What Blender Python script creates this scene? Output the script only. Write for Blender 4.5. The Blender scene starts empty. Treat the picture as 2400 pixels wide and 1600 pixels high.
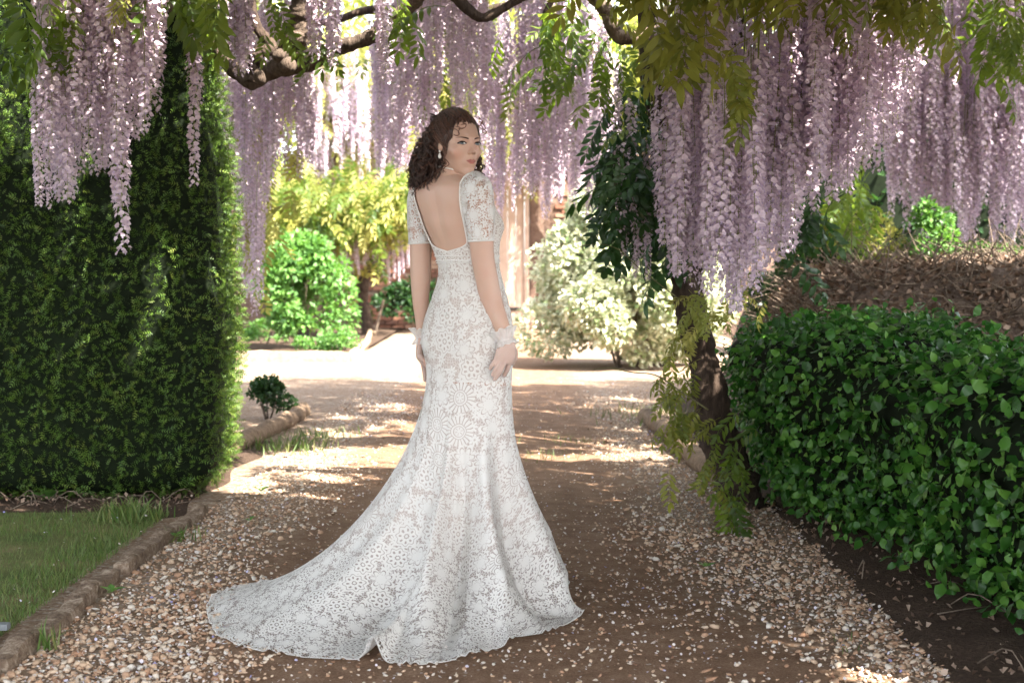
import bpy, math, random
import numpy as np
from mathutils import Vector, Matrix

S = bpy.context.scene
C = S.collection
RNG = np.random.default_rng(11)

# ------------------------------------------------------------------ camera
CAMH, FPX, PITCH = 1.15, 3333.3, math.atan(180 / 3333.3)
cam = bpy.data.objects.new('camera', bpy.data.cameras.new('camera'))
C.objects.link(cam)
cam.location = (0, 0, CAMH)
cam.rotation_euler = (math.pi / 2 - PITCH, 0, 0)
cam.data.lens = 50
cam.data.sensor_width = 36
cam.data.clip_start = 0.05
cam.data.clip_end = 400
cam.data.dof.use_dof = True
cam.data.dof.focus_distance = 4.98
cam.data.dof.aperture_fstop = 4.5
S.camera = cam

# ------------------------------------------------------------------ light
SUN = np.array([0.50, -0.40, 0.77]); SUN /= np.linalg.norm(SUN)
SUN_EL = math.asin(SUN[2])
SUN_AZ = math.atan2(SUN[0], SUN[1])
world = bpy.data.worlds.new('World')
S.world = world
world.use_nodes = True
wn = world.node_tree
bg = wn.nodes['Background']
sky = wn.nodes.new('ShaderNodeTexSky')
sky.sky_type = 'NISHITA'
sky.sun_disc = False
sky.sun_elevation = SUN_EL
sky.sun_rotation = SUN_AZ
sky.dust_density = 2.0
sky.ozone_density = 0.6
hs = wn.nodes.new('ShaderNodeHueSaturation')
hs.inputs['Saturation'].default_value = 0.35
wn.links.new(sky.outputs[0], hs.inputs['Color'])
wn.links.new(hs.outputs[0], bg.inputs['Color'])
bg.inputs['Strength'].default_value = 0.10
sun = bpy.data.objects.new('sun', bpy.data.lights.new('sun', 'SUN'))
C.objects.link(sun)
sun.data.energy = 3.3
sun.data.angle = math.radians(0.53)
sun.data.color = (1.0, 0.93, 0.82)
sun.rotation_euler = Vector(-SUN).to_track_quat('-Z', 'Y').to_euler()
vs = S.view_settings
S.display_settings.display_device = 'sRGB'
vs.view_transform = 'Standard'
vs.look = 'None'
vs.gamma = 1
vs.use_curve_mapping = False
vs.exposure = 3.35
S.render.engine = 'CYCLES'
S.cycles.max_bounces = 10
S.cycles.diffuse_bounces = 5
S.cycles.transparent_max_bounces = 16

# ------------------------------------------------------------------ helpers
CP, SP = math.cos(PITCH), math.sin(PITCH)

def ray(px, py):
    x = (px - 1200) / FPX
    y = (800 - py) / FPX
    return np.array([x, y * SP + CP, y * CP - SP])

def P(px, py, Y):
    """point of the photograph's pixel (2400 x 1600) at distance Y"""
    d = ray(px, py)
    return np.array([0, 0, CAMH]) + d * (Y / d[1])

def G(px, py):
    """point of the ground under a pixel"""
    d = ray(px, py)
    return np.array([0, 0, CAMH]) + d * (-CAMH / d[2])

def proj(p):
    """pixel of world points (n,3)"""
    p = np.asarray(p, float).reshape(-1, 3)
    q = p - np.array([0, 0, CAMH])
    dep = q[:, 1] * CP - q[:, 2] * SP
    upv = q[:, 1] * SP + q[:, 2] * CP
    return 1200 + FPX * q[:, 0] / dep, 800 - FPX * upv / dep

def nrm(a):
    a = np.asarray(a, float)
    return a / np.maximum(np.linalg.norm(a, axis=-1, keepdims=True), 1e-9)

def mesh(name, V, F, mat=None, smooth=True, attrs=None, uv=None):
    """F: (m,3) / (m,4) int array or list of such arrays"""
    V = np.asarray(V, np.float32)
    Fs = F if isinstance(F, list) and np.ndim(F[0]) == 2 else [F]
    Fs = [np.asarray(f, np.int32) for f in Fs if len(f)]
    me = bpy.data.meshes.new(name)
    me.vertices.add(len(V))
    me.vertices.foreach_set('co', V.ravel())
    nl = sum(f.size for f in Fs)
    npoly = sum(len(f) for f in Fs)
    me.loops.add(nl)
    me.polygons.add(npoly)
    li = np.concatenate([f.ravel() for f in Fs])
    me.loops.foreach_set('vertex_index', li)
    tot = np.concatenate([np.full(len(f), f.shape[1], np.int32) for f in Fs])
    st = np.concatenate([[0], np.cumsum(tot)[:-1]]).astype(np.int32)
    me.polygons.foreach_set('loop_start', st)
    me.polygons.foreach_set('use_smooth', np.full(npoly, smooth, bool))
    if uv is not None:
        u = me.uv_layers.new(name='UVMap')
        u.data.foreach_set('uv', np.asarray(uv, np.float32)[li].ravel())
    for k, a in (attrs or {}).items():
        a = np.asarray(a, np.float32)
        if a.ndim == 1:
            at = me.attributes.new(k, 'FLOAT', 'POINT')
            at.data.foreach_set('value', a)
        else:
            if a.shape[1] == 3:
                a = np.concatenate([a, np.ones((len(a), 1), np.float32)], 1)
            at = me.attributes.new(k, 'FLOAT_COLOR', 'POINT')
            at.data.foreach_set('color', a.ravel())
    me.update(calc_edges=True)
    me.validate()
    if mat:
        me.materials.append(mat)
    return me

def obj(name, me, parent=None, kind=None, label=None):
    o = bpy.data.objects.new(name, me)
    C.objects.link(o)
    if parent is not None:
        o.parent = parent
    if kind:
        o['kind'] = kind
    if label:
        o['label'] = label
    return o

def tag(o, label, cat, group=None):
    o['label'] = label
    o['category'] = cat
    if group:
        o['group'] = group
    return o

def thing(name, label, cat, loc=(0, 0, 0), group=None):
    """Empty at a thing's base; its parts keep world coordinates through the parent inverse"""
    o = bpy.data.objects.new(name, None)
    o.empty_display_size = 0.1
    C.objects.link(o)
    o.location = [float(c) for c in loc]
    return tag(o, label, cat, group)

def part(name, me, parent, kind=None, label=None):
    o = obj(name, me, parent, kind, label)
    if parent.type == 'EMPTY':
        o.matrix_parent_inverse = Matrix.Translation(-parent.location)
    return o

class MB:
    """collects vertices and faces of one mesh"""
    def __init__(s):
        s.V, s.T, s.Q, s.A, s.n = [], [], [], [], 0
    def add(s, V, F, tint=0.0):
        V = np.asarray(V, float).reshape(-1, 3)
        F = np.asarray(F, int)
        (s.T if F.shape[1] == 3 else s.Q).append(F + s.n)
        s.V.append(V)
        s.A.append(np.broadcast_to(np.asarray(tint, float), (len(V),)))
        s.n += len(V)
    def box(s, lo, hi, tint=0.0, M=None):
        v = np.array([[x, y, z] for z in (lo[2], hi[2]) for y in (lo[1], hi[1]) for x in (lo[0], hi[0])], float)
        if M is not None:
            v = v @ np.asarray(M)[:3, :3].T + np.asarray(M)[:3, 3]
        f = [[0, 2, 3, 1], [4, 5, 7, 6], [0, 1, 5, 4], [2, 6, 7, 3], [0, 4, 6, 2], [1, 3, 7, 5]]
        s.add(v, f, tint)
    def arrays(s):
        V = np.concatenate(s.V)
        F = []
        if s.T: F.append(np.concatenate(s.T))
        if s.Q: F.append(np.concatenate(s.Q))
        return V, F, np.concatenate(s.A)
    def mesh(s, name, mat, smooth=True):
        V, F, A = s.arrays()
        return mesh(name, V, F, mat, smooth, {'tint': A})
    def tris(s):
        V, F, A = s.arrays()
        T = []
        for f in F:
            if f.shape[1] == 3: T.append(f)
            else:
                T += [f[:, [0, 1, 2]], f[:, [0, 2, 3]]]
        return V, np.concatenate(T), A

def smooth_path(pts, n):
    """Catmull-Rom through rows (any number of columns), n samples"""
    p = np.asarray(pts, float)
    if len(p) < 3:
        t = np.linspace(0, 1, n)[:, None]
        return p[0] * (1 - t) + p[-1] * t
    q = np.concatenate([[2 * p[0] - p[1]], p, [2 * p[-1] - p[-2]]])
    u = np.linspace(0, len(p) - 1 - 1e-9, n)
    i = u.astype(int)
    t = (u - i)[:, None]
    a, b, c, d = q[i], q[i + 1], q[i + 2], q[i + 3]
    return 0.5 * (2 * b + (c - a) * t + (2 * a - 5 * b + 4 * c - d) * t**2 + (3 * b - a - 3 * c + d) * t**3)

def tube(path, rad, sides=8, wdir=None, flat=1.0, cap=True, rough=0.0, rng=None):
    """tube along a path; rad scalar or per point; wdir: wide axis; flat: thickness / width"""
    p = np.asarray(path, float)
    n = len(p)
    r = np.broadcast_to(np.asarray(rad, float), (n,))
    fl = np.broadcast_to(np.asarray(flat, float), (n,))
    t = nrm(np.gradient(p, axis=0))
    if wdir is None:
        h = np.array([0.0, 0, 1]) if abs(t[0, 2]) < 0.9 else np.array([1.0, 0, 0])
        x = np.zeros((n, 3))
        prev = nrm(np.cross(h, t[0]))
        for i in range(n):
            prev = nrm(prev - t[i] * np.dot(prev, t[i]))
            x[i] = prev
    else:
        w = np.broadcast_to(np.asarray(wdir, float), (n, 3))
        x = nrm(w - t * (w * t).sum(1, keepdims=True))
    y = np.cross(t, x)
    a = np.linspace(0, 2 * math.pi, sides, endpoint=False)
    rr = r[:, None] * np.ones(sides)
    if rough:
        rr = rr * (1 + rough * (rng or RNG).normal(size=(n, sides)))
    V = p[:, None] + rr[..., None] * (np.cos(a)[None, :, None] * x[:, None] + (np.sin(a)[None, :] * fl[:, None])[..., None] * y[:, None])
    V = V.reshape(-1, 3)
    i = np.arange(n - 1)[:, None] * sides
    j = np.arange(sides)[None]
    k = (j + 1) % sides
    F = np.stack([i + j, i + k, i + sides + k, i + sides + j], -1).reshape(-1, 4)
    if cap:
        V = np.concatenate([V, [p[0], p[-1]]])
        c0, c1 = n * sides, n * sides + 1
        jj = np.arange(sides); kk = (jj + 1) % sides
        T = np.concatenate([np.stack([np.full(sides, c0), kk, jj], 1),
                            np.stack([np.full(sides, c1), (n - 1) * sides + jj, (n - 1) * sides + kk], 1)])
        F = np.concatenate([np.concatenate([F[:, [0, 1, 2]], F[:, [0, 2, 3]]]), T])
    return V, F

def ball(c, r, nu=16, nv=10):
    r = np.broadcast_to(np.asarray(r, float), (3,))
    th = np.linspace(0, math.pi, nv + 1)
    ph = np.linspace(0, 2 * math.pi, nu, endpoint=False)
    V = np.stack([np.sin(th)[:, None] * np.cos(ph), np.sin(th)[:, None] * np.sin(ph), np.cos(th)[:, None] * np.ones(nu)], -1).reshape(-1, 3) * r + np.asarray(c, float)
    i = np.arange(nv)[:, None] * nu; j = np.arange(nu)[None]; k = (j + 1) % nu
    F = np.stack([i + j, i + nu + j, i + nu + k, i + k], -1).reshape(-1, 4)
    return V, F

def frames(pos, yd, zh, s):
    """4x4 matrices: local Y along yd, local Z near zh, scale s"""
    pos = np.asarray(pos, float).reshape(-1, 3)
    n = len(pos)
    y = nrm(np.broadcast_to(np.asarray(yd, float), (n, 3)))
    zh = np.broadcast_to(np.asarray(zh, float), (n, 3))
    x = np.cross(y, zh)
    bad = np.linalg.norm(x, axis=1) < 1e-4
    x[bad] = np.cross(y[bad], [0.3, 0.5, 0.8])
    x = nrm(x)
    z = np.cross(x, y)
    s = np.broadcast_to(np.asarray(s, float), (n,))
    M = np.zeros((n, 4, 4))
    M[:, :3, 0] = x * s[:, None]; M[:, :3, 1] = y * s[:, None]; M[:, :3, 2] = z * s[:, None]
    M[:, :3, 3] = pos
    M[:, 3, 3] = 1
    return M

def grid_faces(n, m, wrap=False):
    i = np.arange(n - 1)[:, None] * m
    if wrap:
        j = np.arange(m)[None]; k = (j + 1) % m
    else:
        j = np.arange(m - 1)[None]; k = j + 1
    return np.stack([i + j, i + k, i + m + k, i + m + j], -1).reshape(-1, 4)

def ppath(rows):
    """rows (px, py, Y, ...) -> world path with the other columns"""
    rows = np.asarray(rows, float)
    p = np.array([P(*r[:3]) for r in rows])
    return np.concatenate([p, rows[:, 3:]], 1)

class Tm:
    """template: triangulated shape with a per-vertex tint; can be joined or instanced"""
    def __init__(s, mb, name, mat, smooth=True):
        s.V, s.F, s.A = mb.tris()
        s.name, s.mat, s.smooth, s.me = name, mat, smooth, None
    def get(s):
        if s.me is None:
            s.me = mesh(s.name, s.V, s.F, s.mat, s.smooth, {'tint': s.A})
        return s.me

def join(name, tms, Ms, pick, mat, parent, kind='stuff', rnd=None, smooth=True, shift=None):
    """join copies of templates into one mesh part; shift is added to each copy's random value"""
    VV, FF, AA, RR = [], [], [], []
    n0 = 0
    for k, tm in enumerate(tms):
        m = Ms[pick == k]
        if not len(m): continue
        r = RNG.random(len(m)) if rnd is None else rnd[pick == k]
        V = np.einsum('nij,vj->nvi', m[:, :3, :3], tm.V) + m[:, None, :3, 3]
        nv = len(tm.V)
        F = tm.F[None] + (np.arange(len(m)) * nv)[:, None, None] + n0
        VV.append(V.reshape(-1, 3)); FF.append(F.reshape(-1, 3))
        AA.append(np.tile(tm.A, len(m))); RR.append(np.repeat(r, nv))
        n0 += nv * len(m)
    if not VV: return None
    me = mesh(name, np.concatenate(VV), np.concatenate(FF), mat, smooth, {'tint': np.concatenate(AA), 'rnd': np.concatenate(RR)})
    if parent is None:
        return obj(name, me, None, kind)
    return part(name, me, parent, kind)

def scatter(name, tms, Ms, parent, n_ind=300, stuff=None, rnd=None):
    """the n_ind copies nearest the camera and in view become parts of their own, the rest one joined part"""
    n = len(Ms)
    if n == 0: return
    pick = RNG.integers(0, len(tms), n)
    ctr = Ms[:, :3, 3]
    px, py = proj(ctr)
    vis = (px > -60) & (px < 2460) & (py > -160) & (py < 1660)
    score = np.where(vis, ctr[:, 1], 1e3 + ctr[:, 1])
    order = np.argsort(score)
    ind = order[:n_ind]
    off = Matrix.Translation(-parent.location)
    for i in ind:
        o = bpy.data.objects.new(name, tms[pick[i]].get())
        C.objects.link(o)
        o.parent = parent
        o.matrix_parent_inverse = off
        o.matrix_basis = Matrix(Ms[i].tolist())
    rest = order[n_ind:]
    if len(rest):
        join(stuff or name, tms, Ms[rest], pick[rest], tms[0].mat, parent, 'stuff', None if rnd is None else rnd[rest])

# ------------------------------------------------------------------ shader helper
class X:
    """socket expression"""
    nt = None
    def __init__(s, sock): s.s = sock
    @staticmethod
    def m(op, *a):
        n = X.nt.nodes.new('ShaderNodeMath'); n.operation = op
        for i, v in enumerate(a):
            if isinstance(v, X): X.nt.links.new(v.s, n.inputs[i])
            else: n.inputs[i].default_value = float(v)
        return X(n.outputs[0])
    def __add__(s, o): return X.m('ADD', s, o)
    __radd__ = __add__
    def __sub__(s, o): return X.m('SUBTRACT', s, o)
    def __rsub__(s, o): return X.m('SUBTRACT', o, s)
    def __mul__(s, o): return X.m('MULTIPLY', s, o)
    __rmul__ = __mul__
    def __truediv__(s, o): return X.m('DIVIDE', s, o)
    def __gt__(s, o): return X.m('GREATER_THAN', s, o)
    def __lt__(s, o): return X.m('LESS_THAN', s, o)
    def __pow__(s, o): return X.m('POWER', s, o)

def xmax(a, b): return X.m('MAXIMUM', a, b)
def xmin(a, b): return X.m('MINIMUM', a, b)
def xabs(a): return X.m('ABSOLUTE', a)
def xcos(a): return X.m('COSINE', a)
def band(r, lo, hi): return (r > lo) * (r < hi)

class Mat:
    def __init__(s, name):
        s.m = bpy.data.materials.new(name)
        s.m.use_nodes = True
        s.nt = s.m.node_tree
        X.nt = s.nt
        s.nt.nodes.clear()
        s.out = s.node('OutputMaterial')
    def node(s, t, **kw):
        n = s.nt.nodes.new('ShaderNode' + t)
        for k, v in kw.items(): setattr(n, k, v)
        return n
    def link(s, a, b):
        if isinstance(a, X): a = a.s
        s.nt.links.new(a, b)
    def put(s, sock, v):
        if isinstance(v, X) or isinstance(v, bpy.types.NodeSocket): s.link(v, sock)
        elif isinstance(v, (tuple, list)) and len(v) == 3 and sock.type == 'RGBA': sock.default_value = (*v, 1)
        else: sock.default_value = v
    def attr(s, name, out='Fac'):
        n = s.node('Attribute', attribute_name=name)
        return X(n.outputs[out])
    def orand(s): return X(s.node('ObjectInfo').outputs['Random'])
    def coord(s, which='Object'): return s.node('TexCoord').outputs[which]
    def pos(s): return s.node('NewGeometry').outputs['Position']
    def noise(s, scale, detail=4, rough=0.55, vec=None, out=0, dist=0.0):
        n = s.node('TexNoise')
        n.inputs['Scale'].default_value = scale
        n.inputs['Detail'].default_value = detail
        n.inputs['Roughness'].default_value = rough
        n.inputs['Distortion'].default_value = dist
        s.link(vec if vec is not None else s.pos(), n.inputs['Vector'])
        return X(n.outputs[out])
    def voro(s, scale, vec=None, feature='F1', rand=1.0, dim='3D'):
        n = s.node('TexVoronoi', feature=feature, voronoi_dimensions=dim)
        n.inputs['Scale'].default_value = scale
        n.inputs['Randomness'].default_value = rand
        s.link(vec if vec is not None else s.pos(), n.inputs['Vector'])
        return n
    def ramp(s, fac, stops, interp='LINEAR'):
        n = s.node('ValToRGB')
        n.color_ramp.interpolation = interp
        e = n.color_ramp.elements
        while len(e) < len(stops): e.new(0.5)
        for i, (p, c) in enumerate(stops):
            e[i].position = p
            e[i].color = (*c, 1) if len(c) == 3 else c
        s.put(n.inputs[0], fac)
        return n.outputs[0]
    def mix(s, fac, a, b, blend='MIX'):
        n = s.node('Mix', data_type='RGBA', blend_type=blend)
        s.put(n.inputs[0], fac)
        s.put(n.inputs[6], a); s.put(n.inputs[7], b)
        return n.outputs[2]
    def bump(s, h, strength=0.5, dist=0.01):
        n = s.node('Bump')
        n.inputs['Strength'].default_value = strength
        n.inputs['Distance'].default_value = dist
        s.put(n.inputs['Height'], h)
        return n.outputs[0]
    def pbsdf(s, color, rough=0.6, bump=None, spec=0.3, **kw):
        n = s.node('BsdfPrincipled')
        s.put(n.inputs['Base Color'], color)
        s.put(n.inputs['Roughness'], rough)
        n.inputs['Specular IOR Level'].default_value = spec
        for k, v in kw.items(): s.put(n.inputs[k], v)
        if bump is not None: s.link(bump, n.inputs['Normal'])
        return n.outputs[0]
    def mixs(s, fac, a, b):
        n = s.node('MixShader')
        s.put(n.inputs[0], fac); s.link(a, n.inputs[1]); s.link(b, n.inputs[2])
        return n.outputs[0]
    def transl(s, color):
        n = s.node('BsdfTranslucent'); s.put(n.inputs[0], color); return n.outputs[0]
    def transp(s):
        return s.node('BsdfTransparent').outputs[0]
    def done(s, shader):
        s.link(shader, s.out.inputs[0])
        return s.m

def simple(name, col, rough=0.7, var=0.25, scale=30, bump=0.3, spec=0.3):
    """plain material with fine grain"""
    M = Mat(name)
    n = M.noise(scale, 5)
    c0 = tuple(c * (1 - var) for c in col); c1 = tuple(min(1, c * (1 + var)) for c in col)
    return M.done(M.pbsdf(M.ramp(n, [(0.3, c0), (0.7, c1)]), rough, M.bump(n, bump, 0.004), spec))
VOX = .0024
CANOPY_N = 23000
# ================================================================== the garden
R2 = np.random.default_rng(23)

# ---- materials
def ground_mat():
    M = Mat('path_dirt')
    p = M.pos()
    sx = M.node('SeparateXYZ'); M.link(p, sx.inputs[0])
    x = X(sx.outputs[0])
    big = M.noise(1.3, 5, .6)
    mid = M.noise(9, 6, .65)
    fine = M.noise(120, 4, .7)
    peb = M.voro(55, p)
    peb2 = M.voro(90, p)
    y = X(sx.outputs[1])
    r0 = xmin(xmax(.85 - (y - 4.0) * .35, .46), 1.2)
    strip = xmin(xmax(xmax((x * -1 - .82) * 3.0, (x - r0) * 3.0), 0), 1)
    g = xmin(xmax(strip + (big - .62) * 1.1 + (mid - .5) * .7, 0), 1)
    gr = M.noise(420, 3, .8)
    dirt = M.ramp(mid * .30 + fine * .35 + gr * .35, [(.36, (.085, .045, .028)), (.5, (.185, .110, .068)), (.62, (.31, .205, .140))])
    hs_ = M.node('SeparateColor'); M.link(peb.outputs['Color'], hs_.inputs[0])
    stone = M.ramp(X(hs_.outputs[0]), [(.0, (.20, .125, .08)), (.35, (.36, .25, .17)), (.7, (.48, .38, .28)), (1, (.55, .50, .43))])
    edge = xmin(X(peb.outputs['Distance']) * 2.6, 1)
    stone = M.mix(edge * .55, stone, (.10, .065, .045))
    col = M.mix(g * .85, dirt, stone)
    speck = M.voro(38, p); ss = M.node('SeparateColor'); M.link(speck.outputs['Color'], ss.inputs[0])
    fl = (X(speck.outputs['Distance']) < .20) * (X(ss.outputs[1]) > .72)
    col = M.mix(fl * .6, col, (.50, .45, .42))
    h = (1 - edge) * g * .8 + fine * .4 + gr * .3 + mid * .6
    return M.done(M.pbsdf(col, .92, M.bump(h, .7, .012), .15))
dirt_m = ground_mat()

def soil_mat():
    M = Mat('dark_soil')
    f = M.noise(60, 6, .7); b = M.noise(6, 4)
    col = M.ramp(f * .7 + b * .3, [(.3, (.035, .023, .017)), (.55, (.075, .05, .036)), (.75, (.15, .105, .078))])
    return M.done(M.pbsdf(col, .95, M.bump(f + b, .9, .02), .1))
soil_m = soil_mat()

def turf_mat():
    M = Mat('turf')
    f = M.noise(90, 5, .7); b = M.noise(3.2, 4, .6)
    col = M.ramp(b * .75 + f * .25, [(.35, (.06, .085, .026)), (.52, (.11, .115, .045)), (.66, (.19, .15, .08))])
    return M.done(M.pbsdf(col, .95, M.bump(f, .8, .01), .1))
turf_m = turf_mat()

def leaf_mat(name, ramp, tl, rough=.45, trans=.35, spec=.35, tipmix=.0, tip=(.2, .2, .05)):
    """foliage: colour varies leaf by leaf, light passes through"""
    M = Mat(name)
    r = M.attr('rnd') + M.orand()
    r = X.m('FRACT', r)
    n = M.noise(2.2, 3)
    c = M.ramp(r * .72 + n * .28, ramp)
    if tipmix: c = M.mix(xmin(xmax(M.attr('tint'), 0), 1) * tipmix, c, tip)
    t = M.ramp(r, [(0, tuple(q * .7 for q in tl)), (1, tl)])
    return M.done(M.mixs(trans, M.pbsdf(c, rough, None, spec), M.transl(t)))
wist_leaf = leaf_mat('wisteria_leaf', [(.15, (.030, .062, .012)), (.5, (.065, .110, .020)), (.85, (.120, .160, .030))], (.34, .50, .045), .42, .42)
canopy_leaf = leaf_mat('canopy_leaf', [(.15, (.05, .07, .02)), (.5, (.09, .11, .03)), (.85, (.14, .15, .045))], (.25, .30, .08), .5, .25)
olive_leaf = leaf_mat('olive_leaf', [(.15, (.09, .13, .022)), (.5, (.16, .19, .035)), (.85, (.24, .245, .05))], (.42, .42, .06), .45, .5)
gold_leaf = leaf_mat('golden_leaf', [(.15, (.12, .16, .03)), (.5, (.24, .24, .055)), (.85, (.36, .32, .10))], (.60, .60, .13), .5, .42)
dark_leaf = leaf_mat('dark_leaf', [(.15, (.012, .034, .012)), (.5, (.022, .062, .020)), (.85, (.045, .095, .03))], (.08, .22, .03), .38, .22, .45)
yew_m = leaf_mat('yew_needle', [(.05, (.016, .044, .007)), (.35, (.042, .100, .013)), (.7, (.085, .160, .022)), (1, (.20, .20, .035))], (.12, .22, .02), .5, .2, .3, .5, (.12, .17, .03))
hedge_leaf = leaf_mat('hedge_leaf', [(.15, (.012, .046, .007)), (.5, (.036, .120, .015)), (.8, (.09, .21, .028)), (1, (.24, .34, .09))], (.06, .26, .04), .42, .22, .35)
bush_leaf = leaf_mat('bush_leaf', [(.1, (.05, .13, .03)), (.5, (.09, .21, .045)), (.9, (.16, .29, .07))], (.22, .45, .06), .45, .3)
cream_leaf = leaf_mat('variegated_leaf', [(.04, (.06, .14, .04)), (.24, (.24, .33, .14)), (.42, (.58, .60, .42)), (1, (.76, .76, .60))], (.72, .72, .52), .5, .25)
tree_leaf = leaf_mat('tree_leaf', [(.1, (.10, .15, .03)), (.5, (.20, .24, .05)), (.9, (.34, .33, .08))], (.6, .62, .12), .5, .45)
grass_m = leaf_mat('grass_blade', [(.1, (.055, .11, .022)), (.5, (.10, .165, .036)), (.8, (.17, .18, .06)), (1, (.30, .24, .11))], (.12, .2, .03), .5, .25)
dead_m = leaf_mat('dead_leaf', [(.1, (.06, .038, .027)), (.5, (.19, .125, .09)), (.9, (.42, .32, .25))], (.2, .12, .06), .8, .12, .1)
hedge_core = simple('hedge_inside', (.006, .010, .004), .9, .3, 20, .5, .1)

def petal_mat():
    M = Mat('wisteria_petal')
    t = M.attr('tint')
    r = X.m('FRACT', M.attr('rnd') + M.orand())
    a = M.ramp(t, [(0, (.78, .66, .70)), (.35, (.665, .54, .605)), (.65, (.49, .39, .51)), (1, (.25, .21, .42))])
    a = M.mix(r * .4, a, (.60, .49, .53))
    c = M.mix(t < -.5, a, (.20, .24, .05))
    tl = M.mix(t < -.5, M.mix(.5, a, (.62, .50, .70)), (.3, .36, .06))
    return M.done(M.mixs(.30, M.pbsdf(c, .55, None, .25), M.transl(tl)))
petal_m = petal_mat()

def bark_mat(name, a, b, s=14):
    M = Mat(name)
    mp = M.node('Mapping'); mp.inputs['Scale'].default_value = (1, 1, .25)
    M.link(M.pos(), mp.inputs[0])
    n = M.noise(s * 4, 6, .65, mp.outputs[0]); n2 = M.noise(s, 4)
    col = M.ramp(n * .6 + n2 * .4, [(.35, a), (.65, b)])
    return M.done(M.pbsdf(col, .85, M.bump(n, .9, .02), .2))
bark_m = bark_mat('grey_bark', (.06, .042, .032), (.26, .20, .15))
dark_bark = bark_mat('dark_bark', (.022, .014, .011), (.085, .058, .042))

# ---- setting
def sheet(name, poly, z, mat):
    me = mesh(name, [[x, y, z] for x, y in poly], np.array([list(range(len(poly)))]), mat, False)
    return obj(name, me, None, 'structure')
def tabulated_sheet(name, x0, x1, y0, y1, nx, ny, fz, mat):
    xs = np.linspace(x0, x1, nx); ys = np.linspace(y0, y1, ny)
    Xg, Yg = np.meshgrid(xs, ys)
    return obj(name, mesh(name, np.stack([Xg, Yg, fz(Xg, Yg)], -1).reshape(-1, 3), grid_faces(ny, nx), mat), None, 'structure')
sheet('ground', [(-120, -60), (120, -60), (120, 200), (-120, 200)], -.03, soil_m)
tabulated_sheet('gravel_path', -3.2, 3.4, 1.5, 25, 70, 180,
    lambda x, y: -.002 - .008 * np.clip(np.sin(x * 3.1 + .4 * np.sin(y)) , 0, 1) * (np.abs(x) < 1.2) * (y < 12), dirt_m)
tabulated_sheet('lawn', -6.5, -1.57, 2.2, 6.45, 60, 60, lambda x, y: .020 + .012 * np.sin(x * 2.3) * np.cos(y * 1.7) - .03 * np.exp((x + 1.57) / .04), turf_m)
tabulated_sheet('hedge_bed', -7, -1.50, 6.40, 9.2, 60, 40, lambda x, y: .016 + .012 * np.sin(x * 7.3) * np.sin(y * 6.1) - .03 * np.exp((x + 1.5) / .03) - .03 * np.exp(-(y - 6.4) / .03), soil_m)
tabulated_sheet('border_bed', 1.16, 6, 2.2, 12, 60, 120, lambda x, y: .012 + .05 * np.clip((x - 1.25) / .5, 0, 1) + .012 * np.sin(x * 9 + y * 5) * np.sin(y * 6.3) - .04 * np.exp(-(x - 1.16) / .03), soil_m)
tabulated_sheet('flower_bed', -9, -1.92, 16.95, 25, 30, 30, lambda x, y: .05 + .02 * np.sin(x * 5) * np.sin(y * 3), soil_m)

# ---- edging of the lawn: worn stone blocks
stone_m = None
M = Mat('worn_edging_stone')
n1 = M.noise(16, 6, .7); n2 = M.noise(70, 5, .7)
c_ = M.ramp(n1 * .6 + n2 * .4, [(.34, (.065, .043, .030)), (.5, (.20, .14, .098)), (.64, (.42, .34, .26))])
stone_m = M.done(M.pbsdf(c_, .9, M.bump(n1 + n2, .9, .015), .15))
def rough_block(lo, hi, seed, amp=.012, n=(5, 18, 5)):
    """a weathered block: a subdivided box with an uneven skin"""
    rg = np.random.default_rng(seed)
    mb = MB()
    nx, ny, nz = n
    lo = np.array(lo, float); hi = np.array(hi, float)
    pts = {}
    def face(ax, s, na, nb):
        u = np.linspace(-1, 1, na); v = np.linspace(-1, 1, nb)
        U, W = np.meshgrid(u, v, indexing='ij')
        q = np.zeros((na, nb, 3)); o = [i for i in range(3) if i != ax]
        q[..., o[0]] = U; q[..., o[1]] = W; q[..., ax] = s
        f = grid_faces(na, nb)
        mb.add(q.reshape(-1, 3), f if s * (1 if ax != 1 else -1) > 0 else f[:, ::-1])
    dims = (nx, ny, nz)
    for ax in range(3):
        o = [i for i in range(3) if i != ax]
        for s in (-1, 1): face(ax, s, dims[o[0]], dims[o[1]])
    V, F, A = mb.arrays()
    # round the corners, then roughen with a smooth pseudo-noise of position
    h = (hi - lo) / 2
    q = V * h
    r = min(h) * .38
    c = np.clip(q, -(h - r), h - r)
    d = q - c; l = np.linalg.norm(d, axis=1, keepdims=True)
    q = np.where(l > 1e-9, c + d / np.maximum(l, 1e-9) * np.minimum(l, r), q)
    ph = rg.uniform(0, 6, 9)
    w = q + (hi + lo) / 2
    for k, (fr, a) in enumerate(((9, 1.0), (21, .7), (47, .45))):
        q = q + amp * a * np.stack([np.sin(w[:, 1] * fr + ph[k]) * np.cos(w[:, 2] * fr * 1.3 + ph[k + 3]),
                                    .5 * np.sin(w[:, 0] * fr + w[:, 1] * fr * .3 + ph[k + 6]),
                                    np.sin(w[:, 1] * fr * 1.1 + w[:, 0] * fr + ph[k + 3])], 1)
    return q + (hi + lo) / 2, F
edging = thing('lawn_edging', 'row of worn brown edging stones between the lawn and the gravel', 'kerb', (-1.46, 5.2, 0))
for i, (y0, y1, dx) in enumerate(((2.9, 3.91, -.012), (3.95, 4.66, .008), (4.70, 5.20, -.012), (5.24, 6.02, .002), (6.06, 6.55, .014))):
    V, F = rough_block((-1.492 + dx, y0, -.05), (-1.424 + dx, y1, .040 + .006 * (i % 2)), 40 + i, .008)
    part('edging_stone', mesh('edging_stone', V, F, stone_m), edging)
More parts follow.
